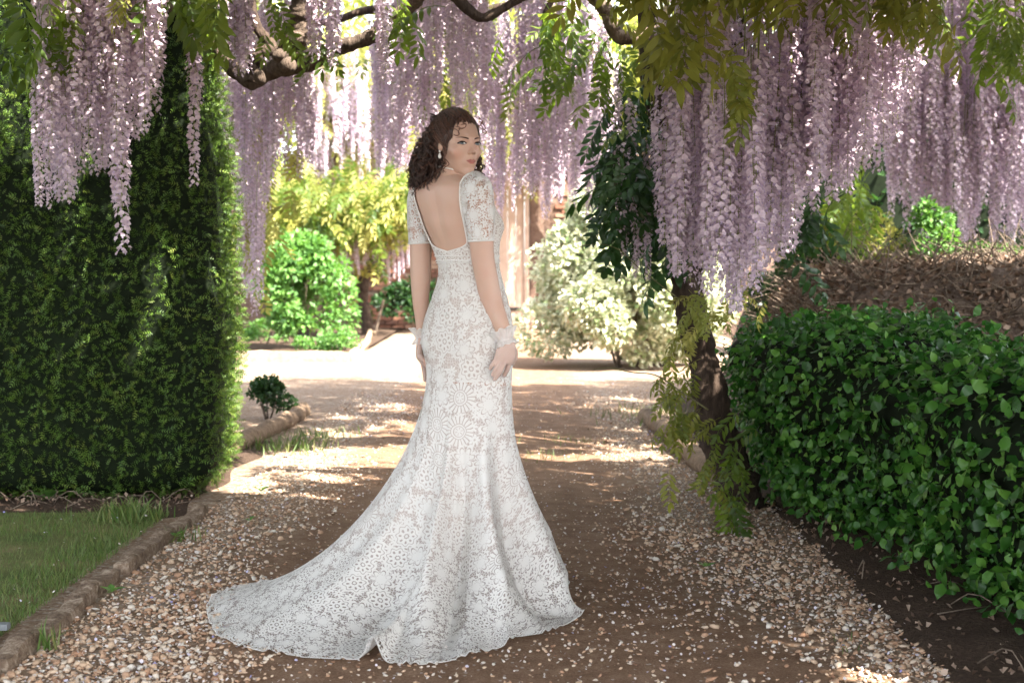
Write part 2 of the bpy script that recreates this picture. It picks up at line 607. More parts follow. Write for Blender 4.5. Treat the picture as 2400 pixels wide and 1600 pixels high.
bar = obj('metal_bar', mesh('metal_bar', *rough_block((-1.95, 4.30, .03), (-1.545, 4.335, .052), 3, .0005, (10, 3, 3)), simple('grey_metal', (.16, .17, .18), .45, .1, 40, .1, .5)))
tag(bar, 'short grey metal bar lying at the lawn corner behind the edging', 'bar')
log_m = bark_mat('log_edging', (.09, .058, .038), (.30, .21, .14))
def edge_log(name, pts, r, label):
    q = smooth_path(pts, 40)
    o = obj(name, mesh(name, *tube(q, r * (1 + .12 * np.sin(np.arange(40) * .9)), 12, rough=.05, rng=R2), log_m))
    tag(o, label, 'log', 'log edging along the path')
    return o
edge_log('edging_log', [(-1.72, 8.6, .03), (-1.66, 9.4, .04), (-1.60, 10.3, .04), (-1.62, 11.0, .03)], .06, 'rotting log edging beyond the yew hedge, on the left of the path')
edge_log('edging_log', [(1.13, 7.2, .03), (1.06, 8.4, .04), (1.03, 9.6, .05), (.99, 10.5, .03)], .065, 'log edging beside the wisteria trunk, on the right of the path')
bed_e = thing('bed_edging', 'low pale board edging round the flower bed under the green bush', 'edging', (-2.5, 17, 0))
for a, b in (((-6.2, 16.85), (-3.9, 16.83)), ((-3.88, 16.83), (-1.92, 16.78)), ((-1.90, 16.85), (-2.0, 19.6)), ((-2.0, 19.63), (-2.25, 22.6))):
    a = np.array(a); b = np.array(b); L = np.linalg.norm(b - a)
    V, F = rough_block((0, -.03, -.02), (L, .03, .13), int(L * 100), .006, (16, 4, 4))
    t = (b - a) / L
    W = np.stack([a[0] + V[:, 0] * t[0] - V[:, 1] * t[1], a[1] + V[:, 0] * t[1] + V[:, 1] * t[0], V[:, 2]], 1)
    part('edging_board', mesh('edging_board', W, F, simple('weathered_board', (.34, .25, .17), .85, .3, 25, .5)), bed_e)

# ---- gravel, fallen petals
def stone_tm(seed, flat):
    rg = np.random.default_rng(seed)
    t = (1 + 5**.5) / 2
    if seed < 10:
        V = np.array([[-1, t, 0], [1, t, 0], [-1, -t, 0], [1, -t, 0], [0, -1, t], [0, 1, t], [0, -1, -t], [0, 1, -t], [t, 0, -1], [t, 0, 1], [-t, 0, -1], [-t, 0, 1]]) / 1.9
        F = np.array([[0, 11, 5], [0, 5, 1], [0, 1, 7], [0, 7, 10], [0, 10, 11], [1, 5, 9], [5, 11, 4], [11, 10, 2], [10, 7, 6], [7, 1, 8], [3, 9, 4], [3, 4, 2], [3, 2, 6], [3, 6, 8], [3, 8, 9], [4, 9, 5], [2, 4, 11], [6, 2, 10], [8, 6, 7], [9, 8, 1]])
    else:
        V = np.array([[1, 0, 0], [0, 1, 0], [-1, 0, 0], [0, -1, 0], [0, 0, 1.0]])
        F = np.array([[0, 1, 4], [1, 2, 4], [2, 3, 4], [3, 0, 4]])
    V = V * (1 + .22 * rg.normal(size=(len(V), 1))) * [1, rg.uniform(.6, .9), flat]
    mb = MB(); mb.add(V, F, rg.random()); return mb
M = Mat('gravel_stone')
r_ = X.m('FRACT', M.attr('rnd') + M.orand())
c_ = M.ramp(r_, [(0, (.19, .10, .06)), (.12, (.36, .205, .125)), (.4, (.50, .335, .22)), (.7, (.60, .46, .335)), (1, (.64, .60, .54))])
gst_m = M.done(M.pbsdf(M.mix(M.noise(140, 4) * .35, c_, (.16, .10, .07)), .85, M.bump(M.noise(260, 3), .4, .003), .2))
ST = [Tm(stone_tm(k, f), 'stone', gst_m) for k, f in enumerate((.45, .4, .55, .35, .5))] + [Tm(stone_tm(10 + k, f), 'stone', gst_m) for k, f in enumerate((.6, .5, .7))]
def path_density(x, y):
    """how thickly gravel and petals lie"""
    r0 = np.clip(.85 - (y - 4.0) * .35, .46, 1.2)
    l = np.clip((-x - .78 + .12 * np.sin(y * 1.9)) / .32, 0, 1); r = np.clip((x - r0 + .12 * np.sin(y * 2.3)) / .35, 0, 1)
    w = .5 + .5 * np.sin(x * 2.2 + 1.1 * np.sin(y * .9) + y * .6)
    return np.clip(np.maximum(l, r) * (.6 + .5 * w) + .085, 0, 1)
def sample_path(n, y0, y1, dens=True):
    out = []
    tot = 0
    while tot < n:
        x = R2.uniform(-1.42, 1.32, n); u = R2.random(n)
        y = 1 / (1 / y0 + u * (1 / y1 - 1 / y0))
        k = R2.random(n) < (path_density(x, y) if dens else   .10 + .9 * path_density(x, y))
        q = np.stack([x, y], 1)[k]; out.append(q); tot += len(q)
    return np.concatenate(out)[:n]
def rand_rot(n, tilt=.35):
    a = R2.uniform(0, 2 * math.pi, n)
    yd = np.stack([np.cos(a), np.sin(a), R2.normal(0, tilt, n)], 1)
    zh = np.stack([R2.normal(0, tilt, n), R2.normal(0, tilt, n), np.ones(n)], 1)
    return yd, zh
q = sample_path(25000, 3.3, 13)
yd, zh = rand_rot(len(q))
sz = np.minimum(np.exp(R2.normal(math.log(.0058), .48, len(q))), np.where((q[:, 0] > -.7) & (q[:, 0] < .5), .0075, .018))
Ms = frames(np.concatenate([q, (sz * .25 - .002)[:, None]], 1), yd, zh, sz)
join('gravel', ST, Ms, np.where((q[:, 1] < 6.2) & (sz > .0045), R2.integers(0, 5, len(q)), R2.integers(5, 8, len(q))), gst_m, None)
mb = MB()
pv = np.array([[0, 0, 0], [.6, .25, .14], [.5, .9, .2], [0, 1.15, .1], [-.55, .85, .22], [-.6, .2, .16]])
mb.add(pv, np.array([[0, 1, 2], [0, 2, 3], [0, 3, 4], [0, 4, 5]]), .1)
M = Mat('fallen_petal')
r_ = M.attr('rnd')
c_ = M.ramp(r_, [(0, (.34, .27, .22)), (.3, (.52, .45, .40)), (.8, (.68, .62, .60)), (.93, (.60, .56, .68)), (.97, (.25, .24, .46)), (1, (.22, .2, .42))])
fpet_m = M.done(M.mixs(.2, M.pbsdf(c_, .7, None, .2), M.transl((.6, .55, .55))))
PT = [Tm(mb, 'petal', fpet_m)]
q = np.concatenate([sample_path(5200, 3.3, 15, False), np.stack([R2.uniform(-4.5, -1.5, 260), R2.uniform(3.5, 6.6, 260)], 1), np.stack([R2.normal(.62, .28, 420), R2.normal(4.75, .35, 420)], 1),
                    np.stack([R2.normal(-.95, .22, 700), R2.normal(11.2, .8, 700)], 1)])
yd, zh = rand_rot(len(q), .5)
zz = np.where(q[:, 0] < -1.5, .05, .003)
Ms = frames(np.concatenate([q, zz[:, None] + R2.uniform(0, .006, (len(q), 1))], 1), yd, zh, R2.uniform(.0045, .0100, len(q)))
join('fallen_petals', PT, Ms, np.zeros(len(q), int), fpet_m, None)

# ---- grass on the lawn
def blade(h, w, b):
    mb = MB()
    mb.add([[-w, 0, 0], [w, 0, 0], [w * .7, b * .35, h * .6], [-w * .7, b * .35, h * .6], [0, b, h]], np.array([[0, 1, 2], [0, 2, 3], [3, 2, 4]]), 0)
    return mb
GB = [Tm(blade(1, .045, b), 'blade', grass_m) for b in (.2, .5, .9)]
def grass(name, x, y, z, h, mat_rnd=None, parent=None):
    n = len(x)
    a = R2.uniform(0, 6.283, n)
    up = np.stack([R2.normal(0, .25, n), R2.normal(0, .25, n), np.ones(n)], 1)
    yd = np.stack([np.cos(a), np.sin(a), 0 * a], 1)
    Ms = frames(np.stack([x, y, z], 1), yd, up, h)
    # local z is the blade's height
    return join(name, GB, Ms, R2.integers(0, 3, n), grass_m, parent, 'stuff')
n = 42000
x = -1.56 - R2.random(n)**1.2 * 2.6; y = R2.uniform(3.4, 6.45, n)
tuft = np.exp(-((x + 1.66) / .12)**2) + np.exp(-((y - 6.2) / .2)**2) * np.exp(-((x + 1.9) / .35)**2) * 2
k = R2.random(n) < .45 + .4 * np.sin(x * 3 + y * 2)**2 + tuft
grass('grass', x[k], y[k], np.full(k.sum(), .012), (R2.uniform(.010, .022, n) * (1 + 1.1 * np.clip(tuft, 0, .5)))[k])
def tuft_at(c, n, r, h):
    a = R2.normal(0, r, (n, 2))
    o = grass('grass_tuft', c[0] + a[:, 0], c[1] + a[:, 1], np.full(n, c[2] if len(c) > 2 else 0), R2.uniform(.4, 1, n) * h)
    return o
o = tuft_at((-1.72, 6.30, .02), 260, .07, .10)
for c, n, r, h in (((-1.42, 8.8, .0), 200, .14, .10), ((-1.30, 9.4, 0), 120, .11, .09), ((1.10, 10.8, 0), 200, .25, .09), ((-1.40, 4.2, 0), 30, .03, .09), ((-1.38, 5.9, 0), 24, .04, .08), ((1.02, 4.25, 0), 8, .05, .05), ((.35, 9.2, 0), 60, .1, .05), ((.2, 8.4, 0), 70, .12, .05)):
    tuft_at(c, n, r, h)

# ---- leaf shapes
def leaf_mb(L=1.0, W=.4, fold=.12, droop=.12, rows=4, tint=0.0, wav=0.0, pt=(0, .75, 1, .72, 0)):
    """a leaf along +Y with a folded midrib and pointed tip"""
    mb = MB()
    t = np.linspace(0, 1, rows + 1)
    w = np.interp(t, np.linspace(0, 1, len(pt)), pt) * W / 2
    V = []
    for i in range(rows + 1):
        z = -droop * t[i]**2 * L
        V += [[-w[i], t[i] * L, z + fold * w[i] + wav * math.sin(i * 2.1)], [0, t[i] * L, z], [w[i], t[i] * L, z + fold * w[i] - wav * math.sin(i * 2.1)]]
    F = []
    for i in range(rows):
        a = i * 3
        F += [[a, a + 1, a + 4, a + 3], [a + 1, a + 2, a + 5, a + 4]]
    mb.add(np.array(V), np.array(F), tint)
    return mb

def leaf2_mb(W, fold, droop):
    mb = MB()
    mb.add([[0, 0, 0], [-W / 2, .48, fold * W], [0, 1, -droop], [W / 2, .48, fold * W]], np.array([[0, 3, 2], [0, 2, 1]]), 0)
    return mb

def compound_mb(seed, L=.26, pairs=6, ll=.085, lw=.030, rows=3, rach=True, hang=.55):
    """a wisteria leaf: a drooping stalk with paired leaflets"""
    rg = np.random.default_rng(seed)
    mb = MB()
    t = np.linspace(0, 1, pairs + 2)
    curve = lambda s: np.array([.02 * math.sin(s * 2 + seed), L * s * (1 - .15 * s), -L * .45 * abs(s)**1.8])
    path = np.array([curve(s) for s in np.linspace(-.15, 1, 7)])
    if rach: mb.add(*tube(path, np.linspace(.0022, .001, 7), 3, cap=False), .8)
    def add(p, d, zh, l, w):
        if rows < 2:
            lb = leaf2_mb(w / l * 1.1, .2, .2)
            V, F, A = lb.arrays(); V = V * l
        else:
            lb = leaf_mb(l, w, .25, .22 + rg.uniform(-.1, .15), rows, rg.uniform(0, .25), .0)
            V, F, A = lb.arrays()
        m = frames([p], [d], [zh], 1.0)[0]
        mb.add(V @ m[:3, :3].T + m[:3, 3], F[0], A)
    for i in range(pairs):
        s = .18 + .80 * i / (pairs - 1)
        p = curve(s)
        k = math.sin(math.pi * (.18 + .7 * i / (pairs - 1)))
        for sd in (-1, 1):
            d = np.array([sd * (.85 + rg.normal(0, .12)), .55 + rg.normal(0, .12), -hang + rg.normal(0, .18)])
            add(p, d, np.array([rg.normal(0, .2), .35, 1.0]), ll * (.62 + .45 * k) * rg.uniform(.85, 1.1), lw * (.7 + .35 * k))
    add(curve(1.0), np.array([rg.normal(0, .1), .7, -.8]), np.array([0, .6, .8]), ll, lw)
    return mb

def compound_set(mat, name='compound_leaf', k=6, **kw):
    return [Tm(compound_mb(100 + i, **kw), name, mat) for i in range(k)]
CL_green = compound_set(wist_leaf)
CL_olive = compound_set(olive_leaf, ll=.095, lw=.032)
CL_gold = compound_set(gold_leaf)
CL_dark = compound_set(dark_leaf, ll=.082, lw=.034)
CL_canopy = [Tm(compound_mb(200 + i, L=.30, pairs=5, ll=.125, lw=.055, rows=1, rach=False, hang=.2), 'compound_leaf', wist_leaf) for i in range(5)]
for tm in CL_canopy:   # one quad pair per leaflet needs width in the middle
    pass

def raceme_mb(seed, L=.7, n=100, wid=.034, stem=.22):
    rg = np.random.default_rng(seed)
    mb = MB()
    ph = rg.uniform(0, 6.28)
    sw = lambda z: np.array([.012 * math.sin(z * 4 + ph), .012 * math.cos(z * 3.1 + ph), 0])
    zs = np.linspace(stem, -L, 10)
    mb.add(*tube(np.array([sw(z) + [0, 0, z] for z in zs]), np.linspace(.0021, .0009, 10), 3, cap=False), -1.0)
    ga = 2.399
    for i in range(n):
        t = (i + rg.random()) / n
        if t < .06 and rg.random() < .5: continue
        z = -L * t
        a = i * ga + rg.normal(0, .35)
        d = np.array([math.cos(a), math.sin(a), 0])
        open_ = np.clip((1.02 - t) / .25, .25, 1)
        ped = wid * (.62 + .38 * (1 - t)) * rg.uniform(.75, 1.15)
        s = .0138 * (.55 + .45 * open_) * rg.uniform(.85, 1.18)
        p0 = sw(z) + [0, 0, z]
        c = p0 + d * ped + [0, 0, -.25 * ped + .004]
        side = np.array([-d[1], d[0], 0])
        mb.add([p0, p0 + [0, 0, .0016], c], np.array([[0, 1, 2]]), -1.0)
        nr = nrm(d * rg.uniform(.4, 1.0) + np.array([0, 0, rg.uniform(.15, .9)]) + side * rg.normal(0, .35))
        u = nrm(side - nr * (side @ nr)); v = np.cross(nr, u)
        rim = []
        for k in range(6):
            b = k * math.pi / 3 + .52
            rr = s * (1.0 if k not in (1,) else 1.12) * (.92 + .16 * rg.random())
            rim.append(c + rr * (math.cos(b) * u + .88 * math.sin(b) * v) + nr * s * (.30 if k % 3 else .12))
        tt = rg.uniform(.02, .38) + .25 * max(0, t - .7)
        V = np.array([c - nr * .1 * s] + rim)
        mb.add(V, np.array([[0, 1 + k, 1 + (k + 1) % 6] for k in range(6)]), [tt + .22] + [tt] * 6)
        # keel and wings below
        e = c - np.array([0, 0, s * 1.25]) + d * s * .45
        w2 = s * .42
        mb.add([c - [0, 0, .2 * s], c + side * w2 - [0, 0, .75 * s] + d * .3 * s, e, c - side * w2 - [0, 0, .75 * s] + d * .3 * s], np.array([[0, 1, 2, 3]]), [.45, .7, 1.0, .7])
    return mb
RAC = [Tm(raceme_mb(300 + i, L=.52 + .05 * i, n=int(78 + 7 * i), wid=(.036, .030, .038, .027, .034, .029, .036, .026, .032)[i]), 'flower_raceme', petal_m, False) for i in range(9)]
RACL = [.52 + .05 * i for i in range(9)]
RAC_fine = RAC

def env(tab, x):
    tab = np.asarray(tab, float)
    return np.interp(x, tab[:, 0], tab[:, 1])

def curtain(acc, n, xr, bottom, spread, Yr, sc=(.9, 1.15), power=1.6, top=None):
    """racemes whose tips hang at the picture heights of `bottom`, raised by up to `spread` pixels"""
    for _ in range(n):
        px = R2.uniform(*xr)
        b = env(bottom, px) - spread * R2.random()**power
        Y = R2.uniform(*Yr)
        k = R2.integers(0, len(RAC))
        s = R2.uniform(*sc)
        tip = P(px, b, Y)
        a = R2.uniform(0, 6.283)
        M = np.eye(4)
        tl = R2.normal(0, .02, 2)
        M[:3, :3] = s * np.array([[math.cos(a), -math.sin(a), tl[0]], [math.sin(a), math.cos(a), tl[1]], [0, 0, 1]])
        M[:3, 3] = tip + [0, 0, RACL[k] * s]
        acc.append((k, M))

def put_racemes(acc, vine):
    off = Matrix.Translation(-vine.location)
    acc = sorted(acc, key=lambda e: e[1][1, 3])
    for k, M in acc[:300]:
        o = bpy.data.objects.new('flower_raceme', RAC[k].get())
        C.objects.link(o)
        o.parent = vine; o.matrix_parent_inverse = off
        o.matrix_basis = Matrix(M.tolist())
    rest = acc[300:]
    if rest:
        join('far_racemes', RAC, np.array([m for _, m in rest]), np.array([k for k, _ in rest]), petal_m, vine)

def leaf_spray(acc, n, c, spread, Y, dY=.25, dirs=(0, 0, -1), sc=(.8, 1.2), jit=.6):
    """compound leaves round a picture position"""
    cen = np.stack([R2.normal(c[0], spread[0], n), R2.normal(c[1], spread[1], n)], 1)
    for q in cen:
        p = P(q[0], q[1], Y + R2.uniform(-dY, dY))
        d = nrm(np.array(dirs, float) + R2.normal(0, jit, 3))
        up = np.array([R2.normal(0, .4), -.35 + R2.normal(0, .4), 1.0])
        s = R2.uniform(*sc)
        acc.append(frames([p - d * .12 * s], [d], [up], s)[0])

# ---- surfaces to clothe
def sample_surface(V, F, n, rg=R2):
    T = F if F.shape[1] == 3 else np.concatenate([F[:, [0, 1, 2]], F[:, [0, 2, 3]]])
    a, b, c = V[T[:, 0]], V[T[:, 1]], V[T[:, 2]]
    nn = np.cross(b - a, c - a); ar = np.linalg.norm(nn, axis=1)
    nn[((nn * ((a + b + c) / 3 - V.mean(0))).sum(1)) < 0] *= -1
    i = rg.choice(len(T), n, p=ar / ar.sum())
    u = rg.random((n, 2)); s = np.sqrt(u[:, :1]); t = u[:, 1:]
    return a[i] * (1 - s) + b[i] * s * (1 - t) + c[i] * s * t, nrm(nn[i])

def wob(V, fr, amp, seed):
    rg = np.random.default_rng(seed); ph = rg.uniform(0, 6, 6)
    return amp * (np.sin(V[..., 0] * fr + ph[0] + 1.3 * np.sin(V[..., 2] * fr * .7 + ph[1])) + np.sin(V[..., 1] * fr * 1.1 + ph[2] + np.sin(V[..., 0] * fr * .6 + ph[3])) + np.sin(V[..., 2] * fr * .9 + ph[4])) / 3

def rounded_box(lo, hi, r, n=(40, 24, 30), batter=0.0, seed=1, amp=.05):
    mb = MB()
    dims = n
    for ax in range(3):
        o = [i for i in range(3) if i != ax]
        for s in (-1, 1):
            u = np.linspace(-1, 1, dims[o[0]]); v = np.linspace(-1, 1, dims[o[1]])
            U, W = np.meshgrid(u, v, indexing='ij')
            q = np.zeros(U.shape + (3,)); q[..., o[0]] = U; q[..., o[1]] = W; q[..., ax] = s
            f = grid_faces(*U.shape)
            mb.add(q.reshape(-1, 3), f if s * (1 if ax != 1 else -1) > 0 else f[:, ::-1])
    V, F, A = mb.arrays()
    F = F[0]
    lo = np.array(lo, float); hi = np.array(hi, float); h = (hi - lo) / 2
    q = V * h; c = np.clip(q, -(h - r), h - r); d = q - c
    l = np.linalg.norm(d, axis=1, keepdims=True)
    nv = np.where(l > 1e-9, d / np.maximum(l, 1e-9), V)
    q = np.where(l > 1e-9, c + nv * np.minimum(l, r), q)
    t = (q[:, 2:3] + h[2]) / (2 * h[2])
    q[:, :2] *= 1 - batter * t / np.maximum(h[:2], .1)
    q = q + nv * (wob(q, 3.1, amp, seed) + wob(q, 8.5, amp * .45, seed + 1))[:, None]
    return q + (hi + lo) / 2, F

# ---- the clipped yew hedge on the left
yew = thing('yew_hedge', 'tall clipped dark green yew hedge filling the left side', 'hedge', (-2.8, 7.2, 0))
YV, YF = rounded_box((-5.6, 6.80, .03), (-1.45, 7.70, 2.50), .16, (80, 24, 50), .05, 7, .045)
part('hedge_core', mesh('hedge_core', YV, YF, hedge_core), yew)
def yew_mb(seed):
    rg = np.random.default_rng(seed)
    mb = MB()
    n = 4
    for i in range(n):
        t = .12 + .88 * i / (n - 1)
        p = np.array([.03 * math.sin(t * 3 + seed), t, -.18 * t * t])
        for sd in (-1, 1):
            l = .42 * math.sin(math.pi * (.25 + .62 * t)) * rg.uniform(.8, 1.15)
            d = np.array([sd * .8, .55 + rg.normal(0, .12), rg.normal(0, .22)])
            w = np.array([-.05 * sd * .3, .10, .0])
            mb.add([p - w * .7, p + w * .7, p + d * l], np.array([[0, 1, 2]]), [t * .6, t * .6, t])
    mb.add([[-.012, 0, 0], [.012, 0, 0], [0, 1.05, -.18]], np.array([[0, 1, 2]]), .2)
    return mb
YS = [Tm(yew_mb(k), 'spray', yew_m, False) for k in range(5)]
vis = lambda p: (p[:, 1] < 7.75) & (p[:, 0] > -4.4) & ((p[:, 1] < 7.25) | (p[:, 0] > -1.75) | (p[:, 2] > 2.2))
p, nn = sample_surface(YV, YF, 190000)
k = vis(p) & (p[:, 2] < 2.7); p, nn = p[k][:52000], nn[k][:52000]
d = nn * .55 + R2.normal(0, .45, p.shape) + np.array([0, 0, .18])
Ms = frames(p + nn * R2.uniform(-.06, .05, (len(p), 1)), d, nn + R2.normal(0, .4, p.shape), R2.uniform(.023, .048, len(p)))
low = np.exp(-((p[:, 2] - .3) / .5)**2) * .2
rv = np.clip(R2.random(len(p))**1.5 * .92 + wob(p, 2.7, .25, 5) + .1 * (p[:, 0] > -1.6), 0, .999)
join('hedge_foliage', YS, Ms, R2.integers(0, 5, len(p)), yew_m, yew, 'stuff', rv, False)

# ---- the leafy green hedge on the right
gh = thing('green_hedge', 'low broad-leaved green hedge along the right side of the path', 'hedge', (2.2, 5.6, 0))
HVx, HFx = rounded_box((1.37, 3.2, .14), (2.10, 7.35, .80), .13, (40, 60, 20), -.06, 17, .11)
HVx[:, 0] += (5.6 - HVx[:, 1]) * .14
HVx[:, 2] *= np.clip(.88 + .12 * (HVx[:, 1] - 4.4) / 2.8, .85, 1)
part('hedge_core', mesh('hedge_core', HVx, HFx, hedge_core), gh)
HL_ = [Tm(leaf_mb(1, .72, .22, .2, 3, 0, .03, (0, .9, 1, .62, 0)), 'leaf', hedge_leaf), Tm(leaf_mb(1, .6, .3, .3, 3, 0, .05, (0, .8, 1, .9, .45, 0)), 'leaf', hedge_leaf), Tm(leaf_mb(1, .85, .1, .35, 3, 0, .06, (.1, 1, .8, .95, .3, 0)), 'leaf', hedge_leaf)]
p, nn = sample_surface(HVx, HFx, 30000)
k = (p[:, 0] < 3.6) & (nn[:, 0] < .5) & (p[:, 2] > .05); p, nn = p[k][:17000], nn[k][:17000]
dep = R2.uniform(-.03, .075, (len(p), 1)) * (1 + .8 * (R2.random((len(p), 1)) < .1))
d = nn * .35 + R2.normal(0, .55, p.shape) + np.array([0, -.1, -.25])
Ms = frames(p + nn * dep, d, nn * .8 + R2.normal(0, .45, p.shape) + [0, 0, .35], .020 + .044 * R2.random(len(p))**1.4)
# shoots that stick out of the top and hang at the foot
sp = np.stack([R2.uniform(1.36, 2.1, 700), R2.uniform(3.6, 7.2, 700), R2.uniform(.76, .90, 700)], 1)
sp[:, 0] += (5.6 - sp[:, 1]) * .14; sp[:, 2] *= np.clip(.88 + .12 * (sp[:, 1] - 4.4) / 2.8, .85, 1)
Ms2 = frames(sp, R2.normal(0, .6, sp.shape) + [0, 0, .5], R2.normal(0, .5, sp.shape) + [0, -.3, 1], R2.uniform(.03, .055, 700))
sp = np.stack([R2.normal(1.37, .05, 380), R2.uniform(3.6, 7.0, 380), R2.uniform(.06, .24, 380)], 1)
sp[:, 0] += (5.6 - sp[:, 1]) * .14
Ms3 = frames(sp, R2.normal(0, .5, sp.shape) + [-.3, -.2, -.4], R2.normal(0, .5, sp.shape) + [-.6, -.4, .6], R2.uniform(.03, .055, 380))
scatter('leaf', HL_, np.concatenate([Ms, Ms2, Ms3]), gh, 300, 'hedge_foliage')
# ================================================================== wisteria
def limb(name, rows, parent, mat, sides=14, n=60, knob=.12, seed=0, label=None):
    rg = np.random.default_rng(seed)
    q = smooth_path(ppath(rows), n)
    r = q[:, 3] * (1 + knob * np.sin(np.arange(n) * .55 + seed) * .6 + knob * rg.normal(size=n) * .35)
    V, F = tube(q[:, :3], r, sides, rough=.06, rng=rg)
    V = V + np.stack([wob(V, 13, .012, seed), wob(V, 15, .012, seed + 1), wob(V, 11, .012, seed + 2)], 1)
    return part(name, mesh(name, V, F, mat), parent, None, label)

# ---- the vine at the right of the path
rv = thing('wisteria_vine', 'wisteria with dark twisted trunk beside the green hedge, dense lilac flower curtain in front', 'wisteria', (1.02, 6.9, 0))
limb('trunk', [(1742, 1200, 6.75, .125), (1722, 1130, 6.75, .10), (1700, 1060, 6.75, .092), (1672, 960, 6.75, .082), (1648, 860, 6.78, .075), (1625, 760, 6.8, .070), (1606, 680, 6.8, .066), (1588, 600, 6.8, .062), (1566, 480, 6.8, .06), (1545, 320, 6.75, .055), (1520, 120, 6.7, .05), (1500, -60, 6.6, .05), (1470, -200, 6.5, .05)], rv, dark_bark, 18, 110, .10, 3)
limb('branch', [(1650, 840, 6.85, .05), (1640, 760, 6.9, .045), (1632, 660, 6.95, .042), (1640, 560, 7, .04), (1660, 400, 7, .04), (1700, 200, 6.9, .04), (1760, -80, 6.6, .04)], rv, dark_bark, 12, 70, .1, 4)
limb('branch', [(1360, -60, 6.3, .034), (1392, -12, 6.3, .034), (1420, 20, 6.3, .033), (1432, 46, 6.3, .035), (1446, 76, 6.3, .034), (1470, 86, 6.3, .030), (1510, 80, 6.35, .03), (1560, 60, 6.4, .028)], rv, bark_m, 14, 60, .12, 5)
limb('branch', [(1060, -20, 7.4, .03), (1120, 38, 7.4, .025), (1170, 24, 7.4, .022), (1240, -14, 7.4, .02)], rv, dark_bark, 10, 30, .1, 6)
limb('branch', [(1300, 70, 7.5, .022), (1282, 60, 7.5, .02), (1276, 40, 7.5, .018), (1290, 10, 7.5, .016), (1310, -30, 7.5, .016)], rv, dark_bark, 10, 30, .1, 8)
acc = []
BR = [(1545, 560), (1575, 640), (1610, 670), (1660, 690), (1700, 720), (1740, 760), (1765, 700), (1800, 650), (1850, 590), (1900, 520), (1950, 480), (2030, 450), (2100, 330), (2160, 240)]
curtain(acc, 62, (1555, 1800), BR, 170, (5.5, 6.4), (.95, 1.2), 1.3)
curtain(acc, 50, (1560, 1990), BR, 330, (5.6, 6.9), (.95, 1.2), .9)
curtain(acc, 84, (1800, 2150), BR, 190, (5.8, 6.9), (.95, 1.2), 1.2)
curtain(acc, 46, (1570, 2160), [(1500, 330), (2200, 230)], 280, (5.4, 6.8), (.95, 1.15), 1)
curtain(acc, 12, (1440, 1540), [(1430, 560), (1500, 690), (1560, 700)], 200, (6.3, 6.9), (.6, .8), 1.0)
put_racemes(acc, rv)
L1, L2, L3, L4 = [], [], [], []
leaf_spray(L1, 20, (1320, 90), (55, 45), 6.4, .3, (-.5, -.2, -.6), (.6, .85))
leaf_spray(L1, 8, (1275, 170), (35, 25), 6.3, .2, (-.6, -.3, -.6), (.6, .8))
leaf_spray(L1, 10, (1440, 210), (40, 50), 6.3, .2, (-.4, -.3, -.8), (.6, .85))
leaf_spray(L1, 8, (1440, 120), (50, 40), 6.8, .3, (-.2, -.1, -.8), (.6, .85))
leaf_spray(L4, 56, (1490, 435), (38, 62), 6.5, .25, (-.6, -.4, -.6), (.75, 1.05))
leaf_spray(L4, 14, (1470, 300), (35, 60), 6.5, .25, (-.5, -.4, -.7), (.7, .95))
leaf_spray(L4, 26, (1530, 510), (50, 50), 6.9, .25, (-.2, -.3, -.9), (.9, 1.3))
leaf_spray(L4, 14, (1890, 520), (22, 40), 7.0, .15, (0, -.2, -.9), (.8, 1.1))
leaf_spray(L2, 80, (1740, -85), (180, 45), 5.4, .5, (0, -.5, -.7), (.7, 1.0))
leaf_spray(L2, 12, (1600, 60), (60, 40), 5.4, .3, (-.4, -.5, -.7), (.9, 1.2))
leaf_spray(L2, 24, (2120, 0), (110, 40), 5.5, .4, (0, -.4, -.8), (.6, .8))
leaf_spray(L2, 6, (1730, 200), (25, 35), 5.2, .1, (-.3, -.5, -.8), (.6, .8))
leaf_spray(L3, 18, (1660, 720), (55, 25), 6.5, .15, (-.1, -.6, -.5), (.4, .6))
leaf_spray(L3, 13, (1600, 780), (25, 35), 6.5, .15, (-.4, -.5, -.6), (.4, .55))
leaf_spray(L2, 12, (1590, 910), (28, 36), 6.4, .12, (-.5, -.5, -.6), (.4, .55))
leaf_spray(L2, 14, (1595, 990), (28, 45), 6.3, .12, (-.5, -.5, -.6), (.4, .6))
leaf_spray(L2, 8, (1650, 1110), (45, 25), 6.1, .12, (-.5, -.5, -.6), (.4, .6))
leaf_spray(L1, 12, (1720, 1080), (30, 60), 6.4, .1, (-.1, -.6, -.5), (.5, .7))
leaf_spray(L1, 6, (1720, 1190), (15, 20), 6.0, .1, (-.2, -.6, -.7), (.55, .7))
leaf_spray(L1, 18, (2380, 70), (40, 60), 6.4, .3, (0, -.3, -.8), (.5, .75))
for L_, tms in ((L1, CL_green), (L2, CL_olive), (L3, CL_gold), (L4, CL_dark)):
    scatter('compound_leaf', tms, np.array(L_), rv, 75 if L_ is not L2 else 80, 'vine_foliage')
def shoot(vine, pts, Y, r=.004):
    q = smooth_path(np.array([P(x, y, Y) for x, y in pts]), 30)
    part('tendril', mesh('tendril', *tube(q, np.linspace(r, r * .4, 30), 5), simple('green_stem', (.13, .12, .05), .6)), vine)
shoot(rv, [(1660, 960), (1600, 920), (1540, 880), (1480, 872), (1430, 862), (1390, 866)], 6.3)
shoot(rv, [(1640, 740), (1590, 700), (1500, 630), (1450, 585), (1400, 572), (1350, 580)], 6.5, .003)
shoot(rv, [(1600, 1010), (1570, 950), (1545, 900), (1530, 905)], 6.3, .003)

